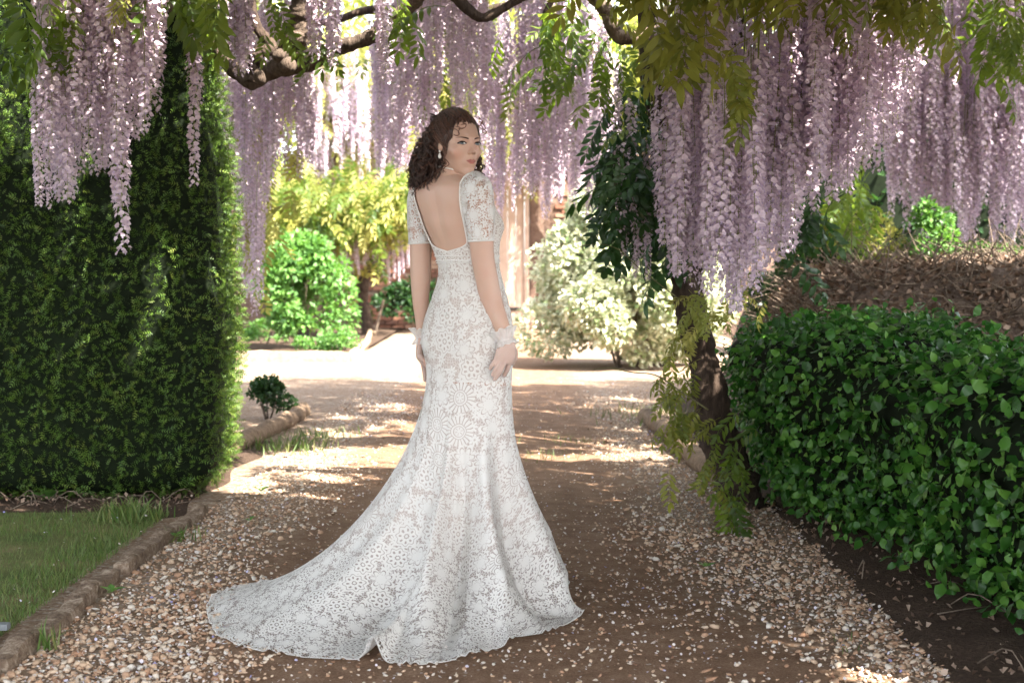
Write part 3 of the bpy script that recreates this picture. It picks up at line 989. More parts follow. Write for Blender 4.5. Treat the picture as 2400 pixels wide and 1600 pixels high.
# ---- the vine on the left
limb_bark = bark_mat('limb_bark', (.035, .024, .018), (.17, .125, .095), 20)
lv = thing('wisteria_vine', 'wisteria on the left with gnarled knotted limb, pale flowers hanging before the yew', 'wisteria', (-2.1, 8.3, 0))
limb('trunk', [(330, 1010, 8.4, .09), (345, 800, 8.4, .08), (380, 500, 8.3, .075), (420, 250, 8.0, .07), (455, 90, 7.6, .065), (480, 70, 7.3, .06)], lv, bark_m, 14, 60, .1, 11)
limb('limb', [(470, 55, 7.3, .04), (500, 100, 7.2, .044), (525, 140, 7.1, .042), (550, 172, 7.05, .036), (590, 194, 7.0, .034), (630, 168, 7.0, .038), (668, 150, 6.95, .048), (720, 150, 6.9, .036), (770, 120, 6.85, .036), (840, 98, 6.8, .034), (900, 68, 6.75, .032), (945, 30, 6.7, .036), (985, -10, 6.65, .034), (1030, -60, 6.6, .034)], lv, limb_bark, 18, 130, .14, 12)
limb('limb', [(668, 155, 6.95, .050), (676, 120, 6.9, .062), (690, 95, 6.88, .060), (698, 60, 6.86, .050), (702, 20, 6.84, .046), (708, -40, 6.8, .046), (712, -120, 6.7, .045)], lv, limb_bark, 18, 60, .18, 13)
for k_, (kx, ky, kr) in enumerate(((676, 150, .042), (690, 88, .048), (660, 128, .04), (612, 185, .034))):
    V, F = ball(P(kx, ky, 6.84), kr, 18, 12)
    V = V + np.stack([wob(V, 40, .012, k_), wob(V, 44, .012, k_ + 5), wob(V, 37, .014, k_ + 9)], 1)
    part('burr', mesh('burr', V, F, limb_bark), lv)
limb('branch', [(590, 196, 7.0, .034), (596, 150, 7.02, .03), (610, 120, 7.05, .03), (640, 110, 7.1, .026), (600, 60, 7.15, .026), (570, -40, 7.2, .026)], lv, dark_bark, 12, 50, .12, 14)
limb('branch', [(470, 60, 7.2, .03), (430, 30, 7.0, .026), (380, 10, 6.6, .024), (250, -40, 6.2, .022), (80, -70, 6.0, .02)], lv, bark_m, 12, 50, .1, 15)
acc = []
BL = [(95, 380), (130, 480), (165, 470), (200, 400), (235, 420), (300, 430), (330, 375), (385, 300), (400, 300)]
curtain(acc, 66, (95, 395), BL, 220, (5.5, 6.3), (.85, 1.1), 1.2)
curtain(acc, 44, (100, 400), [(90, 240), (400, 200)], 200, (5.5, 6.3), (.85, 1.1), 1.0)
curtain(acc, 1, (284, 286), [(0, 600), (500, 600)], 5, (5.6, 5.7), (1.05, 1.1))
curtain(acc, 2, (276, 292), [(0, 470), (500, 500)], 40, (5.6, 5.7), (1.0, 1.1))
curtain(acc, 1, (464, 467), [(0, 440), (500, 440)], 5, (5.9, 6.0), (.9, .95))
curtain(acc, 2, (455, 475), [(0, 250), (500, 250)], 60, (5.9, 6.0), (.8, .95))
curtain(acc, 3, (85, 160), [(0, 490), (500, 490)], 30, (5.5, 5.8), (.6, .7))
curtain(acc, 6, (545, 605), [(500, 190), (640, 190)], 60, (6.2, 6.5), (.9, 1.1))
curtain(acc, 12, (725, 800), [(700, 130), (800, 165)], 110, (6.2, 6.5), (.85, 1.0))
curtain(acc, 5, (890, 920), [(880, 200), (940, 200)], 60, (6.3, 6.6), (.9, 1.0))
put_racemes(acc, lv)
L1, L2 = [], []
leaf_spray(L1, 9, (75, 70), (30, 35), 5.6, .2, (-.2, -.4, -.7)); leaf_spray(L1, 6, (120, 10), (60, 15), 5.6, .2, (-.2, -.4, -.7))
leaf_spray(L1, 9, (425, 0), (50, 30), 5.7, .2, (0, -.4, -.8), (.8, 1.05))
leaf_spray(L1, 6, (505, 0), (25, 30), 5.9, .2, (.1, -.3, -.9), (.75, 1.0))
leaf_spray(L1, 5, (650, 40), (25, 35), 6.4, .2, (.1, -.3, -.9), (.6, .85))
leaf_spray(L1, 3, (740, 120), (15, 25), 6.4, .1, (.1, -.3, -.9), (.6, .8))
leaf_spray(L1, 4, (970, 50), (20, 30), 6.3, .2, (.2, -.3, -.9), (.7, .9)); leaf_spray(L1, 3, (900, 20), (30, 20), 6.6, .2, (.0, -.3, -.9), (.7, .9))
leaf_spray(L2, 3, (285, -10), (15, 8), 5.4, .05, (0, -.3, -.9), (.5, .6))
scatter('compound_leaf', CL_green, np.array(L1), lv, 150, 'vine_foliage')
scatter('compound_leaf', CL_gold, np.array(L2), lv, 20, 'vine_foliage')

# ---- racemes hanging further back from the same roof: two more vines
mv = thing('wisteria_vine', 'wisteria behind the woman with long racemes hanging in the sun beyond the limb', 'wisteria', (-2.6, 11.2, 0))
limb('trunk', [(430, 950, 11.2, .07), (440, 700, 11.2, .065), (470, 400, 11.2, .06), (520, 100, 11.2, .06), (560, -60, 11.2, .06)], mv, bark_m, 12, 50, .1, 21)
limb('branch', [(520, 60, 11.2, .04), (620, 40, 11.3, .036), (760, 50, 11.5, .034), (900, 20, 11.8, .03), (1060, 30, 12.2, .03), (1240, 10, 12.5, .03), (1400, 40, 12.6, .028)], mv, dark_bark, 10, 70, .1, 22)
acc = []
curtain(acc, 52, (515, 645), [(500, 380), (560, 520), (640, 460)], 300, (8.6, 10.2), (.9, 1.15), .9)
curtain(acc, 20, (560, 628), [(550, 730), (600, 750), (640, 640)], 300, (9.4, 10.6), (.9, 1.15), .9)
curtain(acc, 26, (640, 726), [(630, 440), (690, 450), (730, 380)], 250, (8.8, 10.2), (.9, 1.1), 1.0)
curtain(acc, 80, (878, 1010), [(860, 400), (920, 450), (1010, 430)], 360, (10.5, 12.2), (.9, 1.2), .8)
curtain(acc, 70, (1000, 1140), [(1000, 330), (1200, 300)], 300, (9.2, 12), (.9, 1.2), .8)
curtain(acc, 60, (1130, 1260), [(1100, 520), (1180, 540), (1260, 430)], 330, (11, 13), (.9, 1.2), .9)
curtain(acc, 100, (1225, 1425), [(1210, 470), (1290, 520), (1340, 535), (1425, 520)], 380, (10.8, 12.6), (.95, 1.25), .9)
put_racemes(acc, mv)
L1, L2 = [], []
leaf_spray(L2, 26, (600, 400), (50, 120), 10.2, .6, (0, -.2, -.9)); leaf_spray(L2, 12, (600, 560), (30, 60), 10.4, .4, (0, -.2, -.9))
leaf_spray(L1, 20, (1010, 120), (120, 60), 11.5, .6, (0, -.2, -.9)); leaf_spray(L1, 14, (1330, 240), (60, 60), 12, .4, (0, -.2, -.9))
leaf_spray(L2, 14, (1190, 320), (30, 40), 13, .4, (0, -.2, -.9)); leaf_spray(L2, 5, (985, 330), (15, 20), 13, .2); leaf_spray(L2, 26, (1320, 90), (80, 60), 12, .6)
scatter('compound_leaf', CL_gold, np.array(L2), mv, 120, 'vine_foliage')
scatter('compound_leaf', CL_green, np.array(L1), mv, 60, 'vine_foliage')

qv = thing('wisteria_vine', 'wisteria curtain at the far right edge, in deep shade behind the brown bank', 'wisteria', (4.3, 11.6, 0))
limb('trunk', [(2440, 950, 11.6, .10), (2450, 600, 11.6, .09), (2430, 300, 11.6, .08), (2400, 60, 11.6, .07), (2350, -60, 11.6, .07)], qv, dark_bark, 12, 50, .1, 31)
acc = []
BQ = [(2060, 300), (2090, 540), (2150, 590), (2250, 600), (2420, 590)]
curtain(acc, 170, (2075, 2420), BQ, 260, (11.1, 12.4), (1.15, 1.5), .85)
curtain(acc, 100, (2075, 2420), [(2080, 360), (2420, 340)], 320, (10.8, 12.4), (1.15, 1.5), .9)
curtain(acc, 110, (1830, 2110), [(1800, 500), (1960, 470), (2090, 380)], 260, (8.0, 9.5), (1.0, 1.25), .9)
put_racemes(acc, qv)
L1 = []
leaf_spray(L1, 20, (2330, 60), (80, 50), 7.2, .4, (0, -.3, -.9)); leaf_spray(L1, 24, (1990, 470), (30, 60), 10, .5, (0, -.2, -.9))
scatter('compound_leaf', CL_green, np.array(L1), qv, 60, 'vine_foliage')

# ---- unseen leafy roof over the path; outline and gaps shaped for shade and sun flecks
KX, KY = SUN[0] / SUN[2], SUN[1] / SUN[2]
def hole_test(gx, gy):
    h = np.zeros(len(gx), bool)
    E = [(-1.10, 8.5, .62, .42, 1), (-1.5, 7.5, .30, .30, 1), (-1.9, 7.8, .32, .30, 1), (-2.3, 8.1, .32, .30, 1), (-2.7, 8.45, .32, .32, 1),
         (.30, 9.35, .42, .11, 1), (.55, 9.0, .30, .09, 1), (.25, 8.55, .28, .07, 1), (.62, 8.5, .26, .08, 1), (.3, 7.6, .2, .06, 1), (.28, 7.0, .24, .05, 1), (.15, 8.0, .22, .05, 1), (-.9, 7.6, .35, .07, 1), (-.75, 7.1, .3, .06, 1), (-1.0, 10.0, .28, .06, .9),
         (.86, 4.40, .0, .10, 1), (.90, 4.16, .03, .12, 1), (.94, 3.92, .05, .12, 1), (.98, 3.66, .06, .12, 1),
         (-3.75, 7.75, .3, .25, 1), (-4.4, 7.9, .3, .3, .8), (-2.9, 6.7, .4, .22, .55),
         (-1.15, 7.75, .40, .30, .8), (.1, 7.2, .28, .25, .8), (.5, 7.4, .2, .2, .6), (1.0, 7.5, .2, .2, .6), (-.2, 7.3, .2, .2, .5)]
    for cx, cy, rx, ry, pr in E:
        rx += .12; ry += .12
        h |= (((gx - cx) / rx)**2 + ((gy - cy) / ry)**2 < 1) & (R2.random(len(gx)) < pr)
    for cx, cy, rx, ry in RH:
        h |= ((gx - cx) / rx)**2 + ((gy - cy) / ry)**2 < 1
    return h
rg = np.random.default_rng(77)
RH = [(rg.uniform(-1.4, 1.3), rg.uniform(7.0, 12.5), rg.uniform(.12, .30), rg.uniform(.09, .16)) for _ in range(46)]
n = CANOPY_N
gx = R2.uniform(-5.5, 4.6, n); gy = R2.uniform(1.9, 14.6, n)
edge = np.where(gx > 1.6, 14.6, 13.35) + .30 * np.sin(gx * 1.7) + .18 * np.sin(gx * 4.3 + 1) + R2.normal(0, .10, n)
right = np.where((gy > 9.7) & (gy < 11.45 + .15 * np.sin(gx * 3)), 1.75 + .3 * np.sin(gy * 2), 4.6)
gx[:10000] = R2.uniform(-2.2, 3.0, 10000); gy[:10000] = R2.uniform(2.4, 9.4, 10000)
k = (gy < edge) & (gx < right)
z = np.maximum(2.66, 1.46 + .19 * (gy - 1.3)) + R2.random(n)**1.3 * .55
px_ = gx + KX * z; py_ = gy + KY * z
k &= ~hole_test(gx, gy)
p = np.stack([px_, py_, z], 1)[k]
_, ppy = proj(p)
p = p[(ppy < -14) | (p[:, 1] < .5)]
a = R2.uniform(0, 6.283, len(p))
d = np.stack([np.cos(a), np.sin(a), R2.normal(-.1, .25, len(p))], 1)
up = np.stack([R2.normal(0, .35, len(p)), R2.normal(0, .35, len(p)), np.ones(len(p))], 1)
Ms = frames(p - d * .12, d, up, R2.uniform(.8, 1.15, len(p)))
half = p[:, 0] > .3
for vine, mk in ((rv, half), (lv, ~half)):
    join('leaf_canopy', CL_canopy, Ms[mk], R2.integers(0, 5, mk.sum()), canopy_leaf, vine)
# ================================================================== the far garden
WY = 25.0
# ---- wall with bricks
M = Mat('old_render')
n1 = M.noise(2.2, 6, .65); n2 = M.noise(18, 5, .7)
c_ = M.ramp(n1 * .6 + n2 * .4, [(.3, (.065, .040, .031)), (.5, (.15, .098, .074)), (.7, (.29, .22, .175))])
wall_m = M.done(M.pbsdf(c_, .9, M.bump(n1 + n2, .6, .02), .15))
M = Mat('old_brick')
r_ = X.m('FRACT', M.attr('rnd') + M.orand())
c_ = M.ramp(r_, [(0, (.09, .035, .024)), (.4, (.24, .085, .05)), (.75, (.33, .15, .09)), (1, (.38, .27, .2))])
brick_m = M.done(M.pbsdf(M.mix(M.noise(30, 5) * .6, c_, (.20, .14, .11)), .9, M.bump(M.noise(60, 4), .5, .01), .15))
wall = thing('garden_wall', 'old red brick garden wall at the end of the path, half hidden by wisteria', 'wall', (0, WY, 0))
for x0, x1, top in ((-14, -.62, 3.0), (.30, 16, 3.0)):
    V, F = rough_block((x0, WY, -.1), (x1, WY + .35, top), int(abs(x0)), .004, (60, 3, 24))
    part('wall_core', mesh('wall_core', V, F, wall_m), wall)
V, F = rough_block((-.62, WY + .02, 2.75), (.30, WY + .33, 3.0), 3, .002, (8, 3, 4))
part('lintel', mesh('lintel', V, F, wall_m), wall)
mb = MB(); mb.box((-.105, -.02, -.033), (.105, .05, .033))
V, F, A = mb.arrays(); V = V * (1 - .06 * (np.abs(V[:, 1:2] + .02) < .001))
mb2 = MB(); mb2.add(V, F[0])
BT = [Tm(mb2, 'brick', brick_m, False)]
Ms = []
for x0, x1 in ((.86, 1.75), (-2.9, -1.1)):
    for r in range(32):
        z = .06 + r * .075
        if z > 2.4: continue
        x = x0 + (.11 if r % 2 else 0)
        while x < x1:
            if R2.random() < (.86 if x0 > 0 else .8):
                M_ = np.eye(4); M_[:3, 3] = (x + R2.normal(0, .004), WY - .012 + R2.normal(0, .006), z)
                Ms.append(M_)
            x += .225
scatter('brick', BT, np.array(Ms), wall, 300, 'brickwork')
mb = MB()
for x in np.arange(-14, 16, .45):
    mb.box((x + .005, WY - .05, 3.0), (x + .445, WY + .40, 3.08 + R2.uniform(-.006, .006)))
part('coping', mb.mesh('coping', wall_m, False), wall, 'stuff')
# ---- door
M = Mat('faded_paint')
n1 = M.noise(5, 5); c_ = M.ramp(n1, [(.3, (.40, .29, .225)), (.7, (.52, .39, .31))])
door_m = M.done(M.pbsdf(c_, .7, M.bump(n1, .3, .01), .25))
door = thing('garden_door', 'tall faded pink plank door in the brick wall behind the woman', 'door', (-.16, WY, 0))
for i in range(5):
    x = -.52 + i * .148
    V, F = rough_block((x, WY - .03, .18), (x + .143, WY + .02, 2.72), 60 + i, .0012, (4, 3, 10))
    part('plank', mesh('plank', V, F, door_m), door)
for x0, x1 in ((-.62, -.53), (.222, .298)):
    V, F = rough_block((x0, WY - .09, .0 if x0 < 0 else .16), (x1, WY + .04, 2.75), 70, .001, (4, 4, 10))
    part('door_post', mesh('door_post', V, F, door_m), door)
iron = simple('black_iron', (.018, .016, .015), .5, .2, 60, .2, .4)
for z in (.37,):
    mb = MB(); mb.box((-.08, WY - .048, z - .028), (.215, WY - .032, z + .028))
    part('hinge', mb.mesh('hinge', iron, False), door)
V, F = rough_block((-.62, WY - .25, -.05), (.30, WY, .155), 88, .006, (10, 6, 4))
part('step', mesh('step', V, F, stone_m), door)

def bush(name, label, cat, c, rad, n, tms, size, seed, lumps=26, stems=6, group=None, up=.25, corem=None, flat=0.0):
    """a shrub: many small lobes carrying leaves, with stems at the foot"""
    rg = np.random.default_rng(seed)
    t = thing(name, label, cat, c, group)
    c = np.array(c, float); rad = np.array(rad, float)
    lob = []
    for _ in range(lumps):
        a = rg.uniform(0, 6.283); u = rg.random()**.8
        e = math.sqrt(max(0, 1 - (max(0, u - .25) / .75)**2)) * (.78 if u < .12 else 1)
        k = rg.uniform(.62, .9)
        q = c + np.array([math.cos(a) * e * k * rad[0], math.sin(a) * e * k * rad[1], (.10 + .86 * u) * 2 * rad[2]])
        lob.append((q, rg.uniform(.24, .40)))
    pts, nr = [], []
    for q, s in lob:
        m = int(n / lumps)
        v = nrm(rg.normal(size=(m, 3)))
        rr = s * rad * np.cbrt(rg.uniform(.25, 1, (m, 1)))
        pts.append(q + v * rr); nr.append(v)
    pts = np.concatenate(pts); nr = np.concatenate(nr)
    k = pts[:, 2] > c[2] + .06
    pts, nr = pts[k], nr[k]
    m = len(pts)
    d = nr * .8 + rg.normal(0, .5, (m, 3)) + [0, 0, .1]
    Ms = frames(pts, d, nr * .5 + rg.normal(0, .4, (m, 3)) + [0, 0, up + .4], rg.uniform(.7, 1.25, m) * size)
    join('foliage', tms, Ms, rg.integers(0, len(tms), m), tms[0].mat, t, 'stuff', None, False)
    mb = MB()
    for _ in range(stems):
        a = rg.uniform(0, 6.28)
        q = smooth_path([c + [rad[0] * .12 * math.cos(a), rad[1] * .12 * math.sin(a), 0], c + [rad[0] * .3 * math.cos(a), rad[1] * .3 * math.sin(a), rad[2] * .6], c + [rad[0] * .55 * math.cos(a), rad[1] * .55 * math.sin(a), rad[2] * 1.3]], 10)
        mb.add(*tube(q, np.linspace(.02, .006, 10) * max(.4, min(1, rad[2])), 6))
    part('stems', mb.mesh('stems', bark_m), t)
    return t
L2 = lambda m, W, n='leaf': [Tm(leaf_mb(1, W, .2, .2, 2, 0), n, m, False), Tm(leaf_mb(1, W * .8, .35, .35, 2, 0), n, m, False)]
L2s = lambda m, W, n='leaf': [Tm(leaf2_mb(W * 1.15, .2, .15), n, m, False), Tm(leaf2_mb(W, .35, .3), n, m, False)]
BL_, WL_, TL_, DL_ = L2(bush_leaf, .7), L2s(cream_leaf, .7), L2s(tree_leaf, .5), L2s(dark_leaf, .6)
g = G(715, 800)
bush('green_bush', 'rounded bright green broad-leaved bush in the flower bed on the left', 'bush', (-2.78, 18.6, .25), (.66, .55, .60), 5200, BL_, .085, 31, 40, 8)
g = G(1450, 862)
bush('variegated_bush', 'large mounded cream and green variegated bush by the brick wall', 'bush', (1.30, 16.0, 0), (1.06, .85, .96), 40000, WL_, .068, 32, 64, 8, None, .3)
for i, (px, py, r, h, lab) in enumerate(((800, 842, .30, .17, 'low bright green clump at the front corner of the flower bed'), (745, 838, .3, .12, 'low green clump beside the small plant label'), (620, 815, .28, .16, 'small light green clump at the left end of the flower bed, near the yew'), (835, 780, .3, .2, 'green clump along the bed edging near the leaning stick'), (680, 812, .25, .12, 'small green clump under the rounded green bush'))):
    g = G(px, py)
    bush('bed_plant', lab, 'plant', (g[0], g[1], .04), (r, r, h), 700, BL_, .05, 50 + i, 14, 4, 'low plants along the flower bed')
g = G(622, 982)
bush('self_sown_shrub', 'small dark green shrub at the foot of the yew hedge, far side', 'shrub', (g[0] + .02, g[1], 0), (.17, .14, .14), 800, DL_, .042, 61, 16, 4)
bush('shrub', 'added dark foliage standing in for wall shade, between golden wisteria trunk and woman', 'shrub', (-1.55, 24.0, 0), (.8, .35, .42), 2400, DL_, .09, 62, 20, 4)  # added dark clump, stands in for the shade on the wall here
# plant label and stick
g = G(712, 818)
lab = thing('plant_label', 'small dark plant label on a pale stake in front of the green bush', 'label', (g[0], g[1], 0))
mb = MB(); mb.box((g[0] - .018, g[1] - .01, 0), (g[0] + .018, g[1] + .01, .20))
part('stake', mb.mesh('stake', simple('pale_wood', (.45, .38, .3)), False), lab)
mb = MB(); mb.box((g[0] - .08, g[1] - .025, .17), (g[0] + .08, g[1] - .012, .27))
part('plate', mb.mesh('plate', simple('dark_plate', (.05, .05, .05), .4), False), lab)
q = np.array([P(878, 790, 22.4), P(888, 745, 22.4), P(899, 702, 22.4)])
tag(obj('garden_stick', mesh('garden_stick', *tube(smooth_path(q, 12), .022, 8), bark_m)), 'leaning wooden stick at the corner of the flower bed', 'stick')
q = np.array([P(873, 800, 22.3), P(874, 786, 22.3), P(875, 776, 22.3)])
tag(obj('corner_peg', mesh('corner_peg', *tube(smooth_path(q, 8), .05, 8), log_m)), 'short wooden corner peg at the end of the bed edging', 'peg')

# ---- golden wisteria trained on the wall behind the green bush
gv = thing('wall_wisteria', 'golden-leaved wisteria with its own bent trunk behind the green bush', 'wisteria', (-2.3, 22.6, 0))
limb('trunk', [(862, 790, 22.6, .10), (858, 740, 22.6, .09), (850, 690, 22.6, .085), (858, 640, 22.6, .08), (880, 600, 22.6, .075), (860, 540, 22.6, .07), (800, 510, 22.6, .06), (700, 500, 22.6, .05)], gv, dark_bark, 12, 60, .1, 41)
limb('branch', [(852, 700, 22.6, .06), (830, 640, 22.6, .055), (800, 580, 22.6, .05), (740, 530, 22.6, .04)], gv, dark_bark, 10, 40, .1, 42)
limb('branch', [(870, 640, 22.6, .06), (905, 600, 22.6, .05), (960, 550, 22.6, .045), (1010, 520, 22.6, .04)], gv, dark_bark, 10, 40, .1, 43)
acc = []
curtain(acc, 30, (780, 975), [(770, 610), (815, 680), (850, 635), (900, 650), (915, 680), (950, 645), (980, 650)], 40, (21.15, 21.5), (.75, 1.0), 1.0)
put_racemes(acc, gv)
L_ = []
for cx, cy, sx, sy, n in ((800, 480, 90, 34, 330), (920, 475, 55, 36, 240), (690, 500, 40, 40, 150), (900, 525, 70, 24, 190), (760, 545, 40, 18, 70), (870, 620, 30, 14, 12), (640, 470, 30, 60, 110)):
    leaf_spray(L_, n, (cx, cy), (sx, sy), 21.6, .8, (0, -.4, -.6), (1.1, 1.7))
CLG = compound_set(gold_leaf, pairs=5, rows=2, k=4)
_r = R2.permutation(len(L_)); L_ = np.array(L_)[_r]
k_ = int(len(L_) * .6)
scatter('compound_leaf', CLG, L_[:k_], gv, 200, 'vine_foliage')
scatter('compound_leaf', CL_green, L_[k_:], gv, 100, 'vine_foliage')
fv = thing('wall_wisteria', 'sunlit pale wisteria cascading over the far wall, left of the woman', 'wisteria', (-4.0, 24.2, 0))
limb('trunk', [(640, 770, 24.4, .1), (650, 600, 24.4, .09), (690, 400, 24.4, .08), (760, 250, 24.4, .07), (900, 200, 24.4, .06)], fv, dark_bark, 10, 50, .1, 51)
acc = []
curtain(acc, 190, (700, 1030), [(700, 430), (760, 440), (820, 410), (860, 450), (900, 440), (1010, 470)], 160, (22.8, 23.9), (1.1, 1.6), 1.0)
curtain(acc, 40, (720, 900), [(700, 320), (900, 320)], 60, (22.8, 23.9), (1.1, 1.5), 1.0)
put_racemes(acc, fv)
L_ = []
for cx, cy, sx, sy, n in ((790, 160, 60, 60, 260), (760, 260, 40, 30, 110), (840, 360, 25, 20, 40), (970, 400, 30, 20, 30), (880, 230, 60, 50, 120)):
    leaf_spray(L_, n, (cx, cy), (sx, sy), 23.8, .8, (0, -.4, -.6), (1.1, 1.8))
scatter('compound_leaf', CLG, np.array(L_), fv, 200, 'vine_foliage')
hv = thing('wall_wisteria', 'sunlit wisteria over the door and brick wall, right of the woman', 'wisteria', (.8, 24.4, 0))
limb('trunk', [(1360, 770, 24.5, .1), (1365, 600, 24.5, .09), (1350, 450, 24.5, .08), (1260, 330, 24.5, .07), (1150, 280, 24.5, .06)], hv, dark_bark, 10, 50, .1, 52)
acc = []
curtain(acc, 200, (1100, 1450), [(1100, 480), (1180, 430), (1220, 470), (1300, 490), (1440, 480)], 260, (22.8, 24.2), (1.2, 1.7), 1.0)
put_racemes(acc, hv)
L_ = []
for cx, cy, sx, sy, n in ((1190, 330, 40, 40, 90), (1300, 180, 80, 60, 220), (1120, 200, 50, 60, 140)):
    leaf_spray(L_, n, (cx, cy), (sx, sy), 24, .8, (0, -.4, -.6), (1.1, 1.8))
scatter('compound_leaf', CLG, np.array(L_), hv, 150, 'vine_foliage')

# ---- dry brown mound and shrubs on the right
mound = thing('brushwood_bank', 'brown bank of dry twigs and dead leaves behind the green hedge', 'bank', (4.2, 9.6, 0))
xs = np.linspace(1.3, 9, 90); ys = np.linspace(7.7, 12.6, 50)
Xg, Yg = np.meshgrid(xs, ys)
prof = np.clip((Yg - 7.9) / .7, 0, 1); prof = prof * prof * (3 - 2 * prof) * np.clip((12.6 - Yg) / .8, 0, 1)
Zg = 1.10 * prof * np.clip((Xg - 1.75) / .3, 0, 1)**.6 * (1 + .03 * np.sin(Xg * 2.2) + .03 * np.sin(Xg * 5 + Yg * 3))
MV = np.stack([Xg, Yg, Zg], -1).reshape(-1, 3)
MV[:, 2] += wob(MV, 9, .05, 4) * (MV[:, 2] > .1)
MF = grid_faces(50, 90)
M = Mat('dry_litter')
n1 = M.noise(22, 6, .75); n2 = M.noise(4, 4)
c_ = M.ramp(n1 * .7 + n2 * .3, [(.3, (.05, .035, .028)), (.5, (.145, .105, .083)), (.7, (.30, .24, .20))])
part('bank', mesh('bank', MV, MF, M.done(M.pbsdf(c_, .95, M.bump(n1, 1, .04), .1))), mound)
p, nn = sample_surface(MV, MF, 60000)
_k = (p[:, 0] < 4.6) & (p[:, 1] < 10.8) & (p[:, 2] > .3)
p, nn = p[_k][:16000], nn[_k][:16000]
nn = np.where(nn[:, 2:3] < 0, -nn, nn)
DLF = [Tm(leaf2_mb(.6, .5, .5), 'dead_leaf', dead_m, False), Tm(leaf2_mb(.75, .3, -.4), 'dead_leaf', dead_m, False)]
Ms = frames(p + nn * R2.uniform(-.01, .05, (len(p), 1)), R2.normal(0, 1, p.shape), nn + R2.normal(0, .6, p.shape), R2.uniform(.025, .055, len(p)))
join('dead_leaves', DLF, Ms, R2.integers(0, 2, len(p)), dead_m, mound, 'stuff', None, False)
mb = MB()
for i in range(1500):
    j = R2.integers(len(p)); d = nrm(R2.normal(0, 1, 3) * [1, .7, .5] + nn[j] * .3)
    q = p[j] + nn[j] * .02
    mb.add(*tube(np.array([q, q + d * .14 + R2.normal(0, .02, 3), q + d * .3 + R2.normal(0, .05, 3)]), np.array([.006, .004, .002]), 4, cap=False))
part('twigs', mb.mesh('twigs', bark_m), mound, 'stuff')
# a few fallen leaves and weeds in the shade at the near right and at the yew's foot
p = np.concatenate([np.stack([R2.uniform(1.05, 1.55, 380), R2.uniform(3.6, 7.2, 380), np.full(380, .035)], 1), np.stack([R2.uniform(-3.4, -1.5, 420), R2.uniform(6.4, 6.95, 420), np.full(420, .035)], 1)])
yd, zh = rand_rot(len(p), .5)
join('leaf_litter', DLF, frames(p, yd, zh, R2.uniform(.012, .028, len(p))), R2.integers(0, 2, len(p)), dead_m, None, 'stuff', None, False)
mb = MB()
for i in range(30):
    x, y = (R2.uniform(-3, -1.55), R2.uniform(6.42, 6.8)) if i < 24 else (R2.uniform(1.1, 1.5), R2.uniform(3.8, 6.8))
    a = R2.uniform(0, 6.28); l = R2.uniform(.08, .25)
    q = np.array([[x, y, .035], [x + l * .5 * math.cos(a), y + l * .5 * math.sin(a), .05 + R2.uniform(0, .05)], [x + l * math.cos(a + .3), y + l * math.sin(a + .3), .04]])
    mb.add(*tube(smooth_path(q, 6), .0025, 4))
obj('fallen_twigs', mb.mesh('fallen_twigs', bark_m), None, 'stuff')
LV = L2(bush_leaf, .6)
def weed(c, n, size, label, seed):
    rg = np.random.default_rng(seed)
    t = thing('weed', label, 'weed', c, 'weeds along the path')
    for i in range(n):
        a = i * 2.4 + rg.normal(0, .2)
        M_ = frames([c], [[math.cos(a), math.sin(a), .55 + rg.uniform(-.2, .5)]], [[-.5 * math.cos(a), -.5 * math.sin(a), 1]], size * rg.uniform(.7, 1.2))[0]
        o = obj('leaf', LV[i % 2].get(), t); o.matrix_parent_inverse = Matrix.Translation(-t.location); o.matrix_basis = Matrix(M_.tolist())
for i, (px, py, n, s, l) in enumerate(((118, 1178, 6, .13, 'grey-green thistle-like weed at the foot of the yew'), (412, 1268, 6, .05, 'small green weed beside the far edging stone'), (262, 1400, 6, .05, 'small weed growing in a joint of the edging stones'), (1655, 1340, 5, .04, 'tiny green seedling in the gravel on the right'), (612, 1160, 6, .05, 'small weed at the front corner of the yew hedge'), (585, 1230, 4, .05, 'tiny weed in the gravel below the yew hedge corner'))):
    g = G(px, py); weed((g[0], g[1], .02), n, s, l, i)

SG = 'sunlit shrubs behind the brown bank'
bush('shrub', 'loose yellow-green shrub above the brown bank, left of the rounded one', 'shrub', (2.55, 10.8, .95), (.42, .35, .30), 2400, L2(gold_leaf, .5), .055, 71, 20, 6, SG)
bush('shrub', 'rounded bright green shrub above the brown bank', 'shrub', (3.08, 10.5, .95), (.22, .22, .31), 2200, BL_, .042, 72, 22, 5, SG)
bush('shrub', 'low green shrub above the brown bank, towards the right edge', 'shrub', (3.7, 10.8, 1.0), (.55, .3, .14), 1600, BL_, .05, 73, 16, 5, SG)
bush('shrub', 'dark green shrub behind the flower curtain and the brown bank, by the wisteria trunk', 'shrub', (2.3, 11.0, .0), (.5, .5, .65), 2200, DL_, .09, 74, 20, 5, SG)

